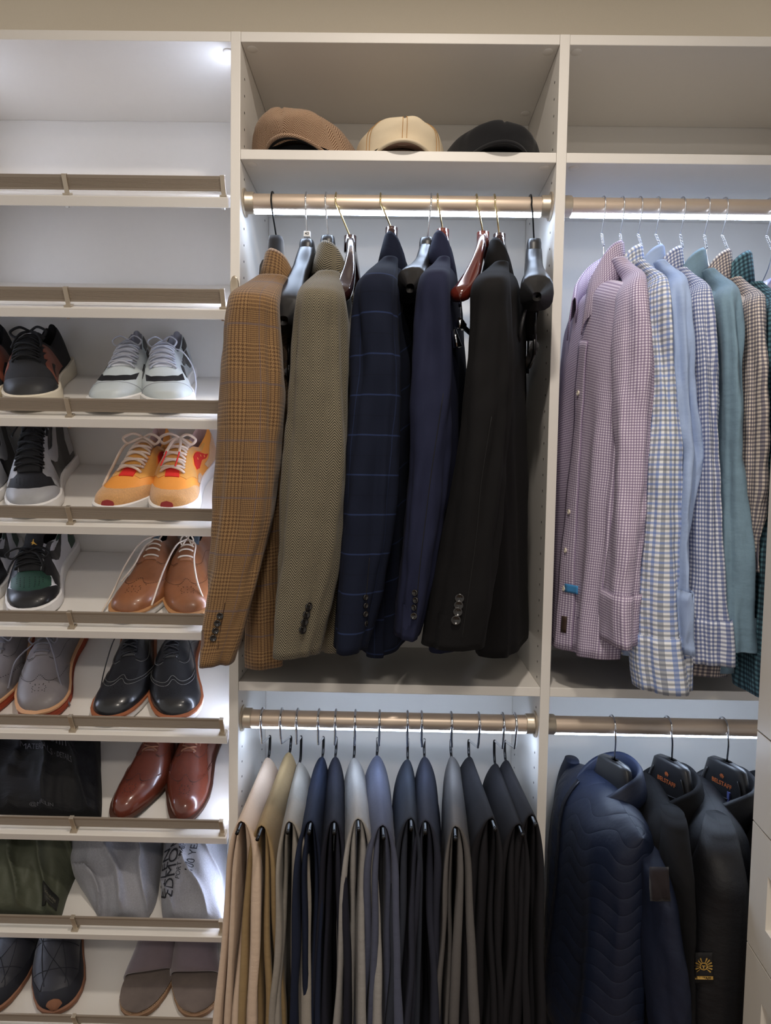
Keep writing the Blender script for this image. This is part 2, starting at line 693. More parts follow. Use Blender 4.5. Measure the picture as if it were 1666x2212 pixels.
def on_shelf(k, px, py, lift=0.0):
    """where the line of sight of a pixel meets the top of shoe shelf k"""
    d = ray(px, py)
    o = shelf_origin(k) + BN * lift
    s = (o - CAM).dot(BN) / d.dot(BN)
    return CAM + d * s


def shelf_xyz(k, x, s, n):
    return shelf_origin(k) + Vector((x, 0, 0)) + BB * s + BN * n


BLEN = (D - 0.002) / cos(TILT) - 0.009
for k in range(9):
    a, b = XL0 + 0.005, -T - 0.005
    t = thing('shoe_shelf', SHELFNOTE[k], 'shelf', tuple(shelf_xyz(k, (a + b) / 2, 0, 0)), 'slanted shoe shelves')
    R = Matrix(((1, 0, 0, 0), (0, BB.y, BN.y, 0), (0, BB.z, BN.z, LIPP[k]), (0, 0, 0, 1)))
    m = MB()
    m.box((a, 0, -T), (b, BLEN, 0), R)
    m.build('board', WHITE, t, smooth=False, bevel=0.0012)
    # ribbed fence rail: a flat extrusion with ten fine ribs on its face
    m = MB()
    n0, n1, s0 = 0.0095, 0.0365, 0.0125
    prof = [(s0 + 0.0035, n0), (s0 + 0.0005, n0)]
    prof += [(s0, n0 + 0.001), (s0, n0 + 0.004)]
    q = n0 + 0.004
    for i in range(8):
        prof += [(s0 + 0.0006, q + 0.0007), (s0, q + 0.0014), (s0, q + 0.0022)]
        q += 0.0022
    prof += [(s0, n1 - 0.001), (s0 + 0.0005, n1), (s0 + 0.0035, n1)]
    rows = [[R @ Vector((x, ss, nn)) for ss, nn in prof] for x in (a + 0.006, b - 0.006)]
    o = m.quadgrid(rows, closed=True)
    nn_ = len(prof)
    m.f.append(tuple(o + i for i in range(nn_)))
    m.uv.append(None)
    m.f.append(tuple(o + nn_ + i for i in reversed(range(nn_))))
    m.uv.append(None)
    m.build('fence_rail', RAILM, t, smooth=False)
    for x in (b - 0.0095, b - 0.317, a + 0.0095):
        m = MB()
        m.box((x - 0.0045, s0 - 0.0035, 0.0035), (x + 0.0045, s0 - 0.0004, n1 + 0.0012), R)      # post in front of the rail
        m.box((x - 0.0045, s0 - 0.0035, n1 + 0.0002), (x + 0.0045, s0 + 0.005, n1 + 0.0016), R)  # hook over the rail
        m.box((x - 0.007, s0 - 0.009, 0.0002), (x + 0.007, s0 + 0.006, 0.0042), R)               # foot
        m.build('bracket', NICKEL, t, smooth=False, bevel=0.0006)
    for x in (b - 0.012, b - 0.32):
        m = MB()
        m.box((x - 0.003, 0.004, -T - 0.003), (x + 0.003, 0.010, -T - 0.0001), R)
        m.build('shelf_pin', CHROME, t, smooth=False)

# ------------------------------------------------------------------ drawer tower on the right
TY0 = -0.25                                   # far edge of the tower, well in front of the closet
TX = at(1636.5, 1550, TY0).x
TROT = Matrix.Translation((TX, TY0, 0)) @ Matrix.Rotation(radians(-5.3), 4, 'Z') @ Matrix.Translation((-TX, -TY0, 0))
zj = [at(1635, 1576, TY0).z, at(1626, 1770, TY0).z, at(1612, 2031, TY0).z]
tw = thing('drawer_tower', 'white cabinet tower with framed drawer fronts beside the black jackets', 'cabinet', (TX + 0.2, -0.5, 0))
m = MB()
m.box((TX + 0.02, TY0 - 0.62, 0.0), (TX + 0.40, TY0, ZT + T), TROT)
m.build('carcass', WHITE, tw, smooth=False, bevel=0.001)
SATIN = plain('white_satin_lacquer', (214, 208, 198), rough=0.4, grain=0.01)


def framed_front(z0, z1, name):
    m = MB()
    y0, y1 = TY0 - 0.618, TY0 - 0.001
    fw_ = 0.058
    xo, xi = TX, TX + 0.0075
    A = [(y0, z0), (y1, z0), (y1, z1), (y0, z1)]
    Bq = [(y0 + fw_, z0 + fw_), (y1 - fw_, z0 + fw_), (y1 - fw_, z1 - fw_), (y0 + fw_, z1 - fw_)]
    Cq = [(y0 + fw_ + .003, z0 + fw_ + .003), (y1 - fw_ - .003, z0 + fw_ + .003), (y1 - fw_ - .003, z1 - fw_ - .003), (y0 + fw_ + .003, z1 - fw_ - .003)]
    rows = [[(TX + 0.0195, y, z) for y, z in A], [(xo + 0.001, y, z) for y, z in A], [(xo, y + (0.001 if y < TY0 - .3 else -0.001), z) for y, z in A],
            [(xo, y, z) for y, z in Bq], [(xi, y, z) for y, z in Cq]]
    rows = [[TROT @ Vector(p) for p in r] for r in rows]
    o = m.quadgrid(rows, closed=True)
    m.f.append(tuple(o + 16 + i for i in range(4)))
    m.uv.append(None)
    return m.build(name, SATIN, tw, smooth=False)


framed_front(zj[0] + 0.0015, ZT, 'door')
framed_front(zj[1] + 0.0015, zj[0] - 0.0015, 'drawer_front')
framed_front(zj[2] + 0.0015, zj[1] - 0.0015, 'drawer_front')
framed_front(0.09, zj[2] - 0.0015, 'drawer_front')

# ------------------------------------------------------------------ shoes
OUT_W = [(0, 0.0), (0.012, 0.015), (0.04, 0.0245), (0.10, 0.0315), (0.2, 0.0335), (0.32, 0.0335), (0.45, 0.037), (0.58, 0.0435), (0.70, 0.0475),
         (0.80, 0.0470), (0.88, 0.0415), (0.94, 0.0325), (0.975, 0.0215), (0.993, 0.0105), (1.0, 0.0)]
OUT_POINT = [(0, 0.0), (0.012, 0.015), (0.04, 0.0245), (0.10, 0.0315), (0.2, 0.0325), (0.32, 0.0325), (0.45, 0.036), (0.58, 0.0425), (0.68, 0.0445),
             (0.78, 0.0405), (0.87, 0.0325), (0.93, 0.0245), (0.97, 0.0165), (0.992, 0.008), (1.0, 0.0)]
H_LOW = [(0, 0.088), (0.05, 0.092), (0.15, 0.080), (0.28, 0.070), (0.40, 0.085), (0.50, 0.086), (0.60, 0.074), (0.70, 0.060), (0.80, 0.049), (0.90, 0.042), (0.96, 0.035), (1.0, 0.016)]
H_HIGH = [(0, 0.150), (0.06, 0.152), (0.18, 0.146), (0.30, 0.142), (0.40, 0.130), (0.50, 0.105), (0.60, 0.082), (0.70, 0.063), (0.80, 0.052), (0.90, 0.045), (0.96, 0.036), (1.0, 0.016)]
H_OXF = [(0, 0.082), (0.05, 0.084), (0.15, 0.076), (0.28, 0.072), (0.40, 0.082), (0.50, 0.079), (0.60, 0.066), (0.70, 0.054), (0.80, 0.047), (0.90, 0.042), (0.96, 0.034), (1.0, 0.014)]
H_SLIP = [(0, 0.075), (0.05, 0.080), (0.15, 0.078), (0.28, 0.080), (0.40, 0.088), (0.50, 0.083), (0.60, 0.073), (0.70, 0.063), (0.80, 0.053), (0.90, 0.045), (0.96, 0.036), (1.0, 0.016)]


def smooth_tab(tab, n=200):
    f = [interp(tab, i / n) for i in range(n + 1)]
    for _ in range(3):
        f = [f[0]] + [(f[i - 1] + 2 * f[i] + f[i + 1]) / 4 for i in range(1, n)] + [f[-1]]
    return f


class Shoe:
    def __init__(self, name, label, group, k, toe_px, heel_px, L=0.288, side=1, out=OUT_W, hts=H_LOW, wide=1.0, tall=1.0, base=0.022, square=2.5, open_s=0.43,
                 toe_s=0.028, spring=0.006, pinch=0.25):
        self.L, self.side, self.base, self.sq, self.open_s = L, side, base, square, open_s
        self.ht, self.spring, self.pinch = smooth_tab(hts), spring, pinch
        self.out_tab = out
        self.wide, self.tall = wide, tall
        def x_for(s, px):
            x = -0.2
            for _ in range(6):
                q = proj(shelf_xyz(k, x, s, 0))
                q2 = proj(shelf_xyz(k, x + 0.01, s, 0))
                x += 0.01 * (px - q[0]) / (q2[0] - q[0])
            return x
        xt = x_for(toe_s, toe_px)
        xh = x_for(toe_s + L * 0.92, heel_px)
        yaw = atan2(xt - xh, L * 0.92)
        toe = shelf_xyz(k, xt, toe_s, 0.0002)
        ex = (-BB * cos(yaw) + Vector((1, 0, 0)) * sin(yaw)).normalized()
        ez = BN
        ey = ez.cross(ex)
        heel = toe - ex * L
        self.M = Matrix(((ex.x, ey.x, ez.x, heel.x), (ex.y, ey.y, ez.y, heel.y), (ex.z, ey.z, ez.z, heel.z), (0, 0, 0, 1)))
        self.t = thing(name, label, 'shoe', tuple(heel), group)

    def hw(self, s):
        return interp(self.out_tab, s) * self.wide

    def h(self, s):
        x = max(0.0, min(1.0, s)) * 200
        i = min(int(x), 199)
        return (self.ht[i] + (self.ht[i + 1] - self.ht[i]) * (x - i)) * self.tall

    def yc(self, s):
        return self.side * (0.010 * sin(pi * min(1, s * 1.02)) ** 2 * (1 if s < .5 else 1) - 0.012 * smoothstep(0.55, 1.0, s))

    def zb(self, s):
        return self.spring * smoothstep(0.72, 1.0, s) ** 1.5 + 0.001 * smoothstep(.3, 0, s)

    def raw(self, s, th):
        """outer surface of the upper in shoe space"""
        w, h = self.hw(s), self.h(s)
        ph = pi * th
        c, sn = cos(ph), sin(ph)
        e = 2.0 / self.sq
        y = w * math.copysign(abs(c) ** e, c)
        zz = abs(sn) ** e
        y *= 1 - self.pinch * smoothstep(0.62, 0.1, s) * zz
        z = self.base * 0.75 + self.zb(s) + (h - self.base * 0.75) * zz
        return Vector((s * self.L, y + self.yc(s), z))

    def P(self, s, th, off=0.0):
        p = self.raw(s, th)
        if off:
            e = 0.004
            a = self.raw(min(1, s + e), th) - self.raw(max(0, s - e), th)
            b = self.raw(s, min(1, th + e)) - self.raw(s, max(0, th - e))
            n = b.cross(a)
            if n.length < 1e-12:
                n = Vector((1, 0, 0.3))
            n.normalize()
            p = p + n * off
        return self.M @ p

    def upper(self, m, lining, throat=None):
        rows_o, rows_in = [], []
        NS, NT_ = 56, 44
        ca, cb = 15, 29                     # columns reserved for the mouth of the shoe
        S = [0.0015, 0.006, 0.014] + [0.024 + (1 - 0.024) * i / NS for i in range(NS)] + [0.988, 0.995, 0.9995]
        S.sort()
        o_s = self.open_s
        grid = []
        for s in S:
            op = smoothstep(o_s, o_s - 0.03, s) * smoothstep(0.028, 0.05, s)
            row = []
            for j in range(NT_ + 1):
                th = j / NT_
                p = self.raw(s, th)
                if ca <= j <= cb and op > 0:
                    a, b = self.raw(s, ca / NT_), self.raw(s, cb / NT_)
                    q = (j - ca) / (cb - ca)
                    wall = min(1.0, min(q, 1 - q) * 6.0)
                    inn = a.lerp(b, q)
                    dep = (a.z - self.base - 0.012) * wall
                    inn = Vector((p.x, inn.y, inn.z - dep))
                    p = p.lerp(inn, op)
                row.append(self.M @ p)
            grid.append(row)
        mo, mi = MB(), MB()
        uv = [[(0.20 * j / NT_, s * self.L) for j in range(NT_ + 1)] for s in S]
        lim = next(i for i, s in enumerate(S) if s >= o_s + 0.001)
        mo.quadgrid([r[:ca + 1] for r in grid], [r[:ca + 1] for r in uv])
        mo.quadgrid([r[cb:] for r in grid], [r[cb:] for r in uv])
        mo.quadgrid([r[ca:cb + 1] for r in grid[lim:]], [r[ca:cb + 1] for r in uv[lim:]])
        mi.quadgrid([r[ca:cb + 1] for r in grid[:lim + 1]], [r[ca:cb + 1] for r in uv[:lim + 1]])
        u = mo.build('upper', m, self.t)
        mi.build('lining', lining, self.t)
        return u

    def sole(self, m, thick=None, welt=None, grow=0.0035, heel=0.0, rim=None, ridges=0, ridge_m=None):
        """sole slab around the outline; welt: a thin second strip on top of it"""
        thick = thick or self.base
        N = 44

        def loop(gr, zf):
            pts = []
            for i in range(N + 1):
                s = 0.5 - 0.5 * cos(pi * i / N)
                pts.append((s, 1))
            for i in range(N - 1, 0, -1):
                s = 0.5 - 0.5 * cos(pi * i / N)
                pts.append((s, -1))
            out = []
            for s, sg in pts:
                w = self.hw(s)
                x = s * self.L + gr * (2 * smoothstep(0.8, 1.0, s) - 2 * smoothstep(0.12, 0, s)) * 0.7
                out.append(self.M @ Vector((x, self.yc(s) + sg * (w + gr * smoothstep(0, .02, s) * smoothstep(1, .98, s)), zf(s))))
            return out
        b = MB()
        t0 = lambda s: self.zb(s)
        t1 = lambda s: self.zb(s) + thick + heel * smoothstep(0.35, 0.05, s)
        rows = [loop(grow - 0.003, t0), loop(grow - 0.0005, lambda s: t0(s) + 0.002), loop(grow, lambda s: t0(s) * 0.5 + t1(s) * 0.5), loop(grow - 0.0006, lambda s: t1(s) - 0.0015), loop(grow - 0.003, t1)]
        n = len(rows[0])
        o = b.quadgrid(rows, closed=True)
        b.f.append(tuple(o + i for i in range(n)))
        b.uv.append(None)
        b.f.append(tuple(o + 4 * n + i for i in reversed(range(n))))
        b.uv.append(None)
        so = b.build('sole', m, self.t, auto=50)
        if welt:
            wm, wt, wg = welt
            b = MB()
            z2 = lambda s: t1(s) + wt
            rows = [loop(grow - 0.004, lambda s: t1(s) - 0.0008), loop(grow + wg, lambda s: t1(s) - 0.0008), loop(grow + wg, z2), loop(grow - 0.006, z2)]
            b.quadgrid(rows, closed=True)
            b.build('welt', wm, so, auto=50)
        if ridge_m:
            b = MB()
            for q in range(ridges):
                f = (q + 1) / (ridges + 1)
                zf = lambda s, f=f: t0(s) * (1 - f) + t1(s) * f
                lp = loop(grow + 0.0003, zf)
                b.tube(lp + lp[:1], 0.0006, 5, cap=False)
            b.build('sole_ridges', ridge_m, so)
        return so

    def patch(self, poly, m, name, off=0.0012, step=0.022, parent=None):
        """a thin panel stitched on the upper, outlined in (length, girth) coordinates"""
        bd = []
        n = len(poly)
        for i in range(n):
            a, b = poly[i], poly[(i + 1) % n]
            d = max(abs(a[0] - b[0]), abs(a[1] - b[1]) * 0.6)
            kk = max(1, int(d / step))
            for q in range(kk):
                bd.append((a[0] + (b[0] - a[0]) * q / kk, a[1] + (b[1] - a[1]) * q / kk))
        ss = [p[0] for p in bd]
        ts = [p[1] for p in bd]
        pts = [Vector(p) for p in bd]
        nb = len(bd)

        def inside(x, y):
            c = False
            j = nb - 1
            for i in range(nb):
                if (bd[i][1] > y) != (bd[j][1] > y) and x < (bd[j][0] - bd[i][0]) * (y - bd[i][1]) / (bd[j][1] - bd[i][1]) + bd[i][0]:
                    c = not c
                j = i
            return c
        x = min(ss) + step / 2
        while x < max(ss):
            y = min(ts) + step / 2
            while y < max(ts):
                if inside(x, y) and min((x - p[0]) ** 2 + (y - p[1]) ** 2 for p in bd) > (step * 0.45) ** 2:
                    pts.append(Vector((x, y)))
                y += step
            x += step
        V, E_, Fc, *_ = delaunay_2d_cdt(pts, [], [list(range(nb))], 1, 1e-6)
        b = MB()
        b.v = [tuple(self.P(v.x, v.y, off)) for v in V]
        for f in Fc:
            a, c, d = (Vector(b.v[i]) for i in f[:3])
            b.f.append(tuple(f))
            b.uv.append([(V[i].y * 0.2, V[i].x * self.L) for i in f])
        base = len(b.v)
        b.v += [tuple(self.P(p[0], p[1], -0.0012)) for p in bd]
        top = []
        for p in bd:
            j = min(range(len(V)), key=lambda i: (V[i].x - p[0]) ** 2 + (V[i].y - p[1]) ** 2)
            top.append(j)
        for i in range(nb):
            j = (i + 1) % nb
            if top[i] != top[j]:
                b.f.append((top[i], top[j], base + j, base + i))
                b.uv.append(None)
        return b.build(name, m, parent or self.t, auto=50)

    def line(self, pts, m, name, r=0.0005, off=0.0008, n=40, parent=None, closed=False):
        """stitching or piping that follows the upper"""
        q = spline(pts, n) if len(pts) > 2 else spline([pts[0], tuple((a + b) / 2 for a, b in zip(*pts)), pts[1]], n)
        b = MB()
        b.tube([self.P(s, th, off) for s, th in q], r, 5)
        return b.build(name, m, parent or self.t)

    def dots(self, pts, m, name='perforations', r=0.0009, off=0.0004):
        b = MB()
        for s, th in pts:
            p = self.P(s, th, off)
            nrm = self.P(s, th, 0.003) - p
            b.disc(p, nrm, r, 7, 0.0003)
        o = b.build(name, m, self.t, smooth=False)
        o['kind'] = 'stuff'
        return o

    def tongue(self, m, s0=0.33, s1=0.6, top=0.02, w=0.16, thick=0.004, lean=0.02):
        b = MB()
        rows = []
        for i in range(11):
            q = i / 10
            s = s1 + (s0 - s1) * q
            row = []
            for j in range(9):
                th = 0.5 + (j / 8 - 0.5) * 2 * w * (0.75 + 0.25 * q)
                p = self.raw(max(s, 0.30), th)
                up = top * smoothstep(0.5, 1.0, q) * (1 - 0.35 * abs(j / 4 - 1) ** 2)
                p = p + Vector((lean * smoothstep(0.5, 1, q) - (max(s, .30) - s) * self.L * 0.6, 0, up + 0.0015))
                row.append(p)
            rows.append(row)
        b.quadgrid([[self.M @ p for p in r] for r in rows])
        return b.build('tongue', m, self.t, solid=thick)

    def laces(self, m, rows, th0=0.36, r=0.0022, flat=0.55, off=0.0045, cross=True, straight=False, eyelet=None, arch=0.002):
        b = MB()
        sg = 1
        for i, s in enumerate(rows):
            d = 0.0 if straight else (0.035 * sg)
            pts = []
            for j in range(13):
                q = j / 12
                th = th0 + (1 - 2 * th0) * q
                ss = s + d * (q - 0.5)
                pts.append(self.P(ss, th, off * (0.35 + 0.65 * sin(pi * q) ** 0.6) + arch * sin(pi * q)))
            b.tube(pts, r, 7, flat=flat)
            if cross:
                pts = []
                for j in range(13):
                    q = j / 12
                    th = th0 + (1 - 2 * th0) * q
                    ss = s - d * (q - 0.5) + 0.006
                    pts.append(self.P(ss, th, (off + 0.002) * (0.3 + 0.7 * sin(pi * q) ** 0.6) + arch * sin(pi * q)))
                b.tube(pts, r, 7, flat=flat)
            sg = -sg
        o = b.build('laces', m, self.t)
        if eyelet:
            e = MB()
            for s in rows:
                for th in (th0 - 0.01, 1 - th0 + 0.01):
                    p = self.P(s, th, 0.0014)
                    nr = self.P(s, th, 0.004) - p
                    e.disc(p, nr, 0.0024, 8, 0.0006)
            e.build('eyelets', eyelet, self.t, smooth=False)
        return o

    def cord(self, pts, m, r=0.0019, n=40, name='lace_end', local=True, flat=None):
        """a loose lace through points (length m, left m, up m) of shoe space"""
        q = spline(pts, n)
        b = MB()
        b.tube([self.M @ Vector(p) for p in q], r, 6, flat=flat)
        return b.build(name, m, self.t)

    def bow(self, m, s=0.42, r=0.002, size=0.035, flat=None, ends=True, lift=0.010):
        c = self.raw(s, 0.5) + Vector((0, 0, lift))
        for sg in (1, -1):
            q = [(c.x, c.y, c.z), (c.x + 0.004, c.y + sg * size * 0.5, c.z + 0.010), (c.x + 0.012, c.y + sg * size, c.z + 0.002),
                 (c.x + 0.016, c.y + sg * size * 0.75, c.z - 0.008), (c.x + 0.008, c.y + sg * size * 0.3, c.z - 0.001), (c.x, c.y, c.z)]
            self.cord(q, m, r, name='lace_loop', flat=flat)
            if ends:
                q = [(c.x, c.y, c.z), (c.x + 0.012, c.y + sg * size * 0.45, c.z - 0.002), (c.x + 0.03, c.y + sg * size * 0.75, c.z - 0.016), (c.x + 0.045, c.y + sg * size * 0.8, c.z - 0.024)]
                self.cord(q, m, r, name='lace_end', flat=flat)


def proj(p):
    d = Vector(p) - CAM
    k = d.dot(_fw)
    return (833 + FPX * d.dot(_r2) / k, 1106 - FPX * d.dot(_u2) / k)


def leather(name, c, rough=0.32, coat=0.25, grain=0.08, blotch=0.0):
    return plain(name, c, rough=rough, coat=coat, grain=grain, gscale=90, bump=0.12, bscale=260, bdist=0.0006, blotch=blotch)


def mirror_th(poly):
    return [(s, 1 - t) for s, t in reversed(poly)]


RUBBER_W = plain('white_rubber', (228, 226, 224), rough=0.55, grain=0.03)
CREAM_R = plain('cream_foam', (222, 212, 192), rough=0.6, grain=0.04)
LACE_BLK = plain('black_lace', (20, 20, 23), rough=0.9, bump=0.3, bscale=1500)
LACE_GRY = plain('pale_grey_lace', (176, 178, 188), rough=0.9, bump=0.3, bscale=1500)
BLK_KNIT = plain('black_mesh_knit', (24, 24, 27), rough=0.85, bump=0.6, bscale=700, bdist=0.001)
BLK_LEA = leather('black_leather', (22, 22, 25), rough=0.38, coat=0.1)
GREY_LEA = leather('grey_leather', (150, 150, 152), rough=0.5, coat=0.0)
LIN_GREY = plain('grey_lining', (150, 150, 160), rough=0.95, bump=0.3, bscale=600)
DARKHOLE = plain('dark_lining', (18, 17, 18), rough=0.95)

# -- black and brown running shoes
BROWN_LEA = leather('brown_leather', (120, 66, 50), rough=0.5, coat=0.0)
for toe, heel, side, lab in ((50, 132, -1, 'black knit running shoe with brown side panel, right one of its pair'), (-78, 20, 1, 'black knit running shoe cut by the left picture edge')):
    s = Shoe('running_shoe', lab, 'black and brown running shoes', 2, toe, heel, L=0.30, side=side, wide=1.12, hts=H_LOW, tall=1.28, base=0.028)
    s.sole(CREAM_R, 0.030, grow=0.006, heel=0.008)
    s.upper(BLK_KNIT, DARKHOLE)
    s.patch([(0.74, 0.02), (0.79, 0.2), (0.84, 0.35), (0.86, 0.5), (0.84, 0.65), (0.79, 0.8), (0.74, 0.98), (0.997, 0.98), (0.997, 0.02)], plain('black_toe_guard', (36, 36, 38), rough=0.55), 'toe_guard')
    pz = [(0.30, 0.05), (0.36, 0.16), (0.42, 0.27), (0.47, 0.33), (0.50, 0.32), (0.485, 0.27), (0.53, 0.31), (0.56, 0.31), (0.535, 0.255), (0.59, 0.30), (0.62, 0.295), (0.60, 0.24), (0.66, 0.285), (0.69, 0.27), (0.70, 0.2), (0.72, 0.10), (0.70, 0.02), (0.5, 0.02)]
    s.patch(pz, BROWN_LEA, 'side_panel')
    s.patch(mirror_th(pz), BROWN_LEA, 'side_panel')
    s.patch([(0.50, 0.10), (0.58, 0.17), (0.66, 0.14), (0.68, 0.10), (0.6, 0.115)], BLK_KNIT, 'side_accent', off=0.002)
    s.tongue(BLK_KNIT, 0.26, 0.66, top=0.022, w=0.13, thick=0.006)
    s.laces(LACE_BLK, [0.44, 0.495, 0.55, 0.605, 0.655], th0=0.36, r=0.003, off=0.007)
    s.bow(LACE_BLK, 0.42, r=0.0028, size=0.036, lift=0.016)

# -- pale grey and black sneakers
PALE = leather('pale_grey_leather', (182, 190, 192), rough=0.45, coat=0.05, grain=0.03)
for toe, heel, side, lab in ((247, 308, 1, 'pale grey leather sneaker with black stripe, left one of its pair'), (352, 393, -1, 'pale grey leather sneaker with loose lace, beside the tan blazer')):
    s = Shoe('leather_sneaker', lab, 'pale grey sneakers', 2, toe, heel, L=0.295, side=side, wide=1.08, hts=H_LOW, tall=1.15, base=0.026)
    s.sole(RUBBER_W, 0.026, grow=0.005)
    s.upper(PALE, LIN_GREY)
    s.patch([(0.70, 0.27), (0.755, 0.35), (0.775, 0.5), (0.755, 0.65), (0.70, 0.73), (0.77, 0.745), (0.82, 0.62), (0.835, 0.5), (0.82, 0.38), (0.77, 0.255)], BLK_LEA, 'toe_stripe')
    for mr in (0, 1):
        f = (lambda p: mirror_th(p)) if mr else (lambda p: p)
        s.patch(f([(0.55, 0.16), (0.60, 0.25), (0.66, 0.24), (0.70, 0.18), (0.64, 0.17)]), BLK_LEA, 'side_accent')
        s.patch(f([(0.16, 0.22), (0.24, 0.24), (0.42, 0.16), (0.50, 0.19), (0.50, 0.15), (0.40, 0.11), (0.30, 0.13), (0.24, 0.05), (0.18, 0.05)]), BLK_LEA, 'side_accent')
        s.patch(f([(0.05, 0.30), (0.10, 0.33), (0.2, 0.31), (0.22, 0.25), (0.12, 0.22), (0.05, 0.24)]), BLK_LEA, 'collar_accent')
    s.tongue(plain('white_tongue', (200, 203, 210), rough=0.9), 0.30, 0.68, top=0.012, w=0.13, thick=0.006)
    s.laces(LACE_GRY, [0.46, 0.51, 0.56, 0.61, 0.66], th0=0.355, r=0.0036, off=0.006, flat=0.45)
    s.bow(LACE_GRY, 0.44, r=0.003, size=0.03, flat=0.5, lift=0.012, ends=False)
    for a, b in (((0.70, 0.25), (0.70, 0.75)),):
        s.line([(0.79, 0.03), (0.825, 0.22), (0.845, 0.4), (0.85, 0.5), (0.845, 0.6), (0.825, 0.78), (0.79, 0.97)], LACE_GRY, 'stitching', r=0.0006)
    if side == -1:
        c = s.raw(0.47, 0.36)
        s.cord([(c.x, c.y, c.z + 0.004), (c.x + 0.012, c.y + 0.022, c.z - 0.002), (c.x + 0.024, c.y + 0.040, c.z - 0.03), (c.x + 0.05, c.y + 0.047, c.z - 0.06), (c.x + 0.09, c.y + 0.044, 0.004)], LACE_GRY, r=0.003, flat=0.5)

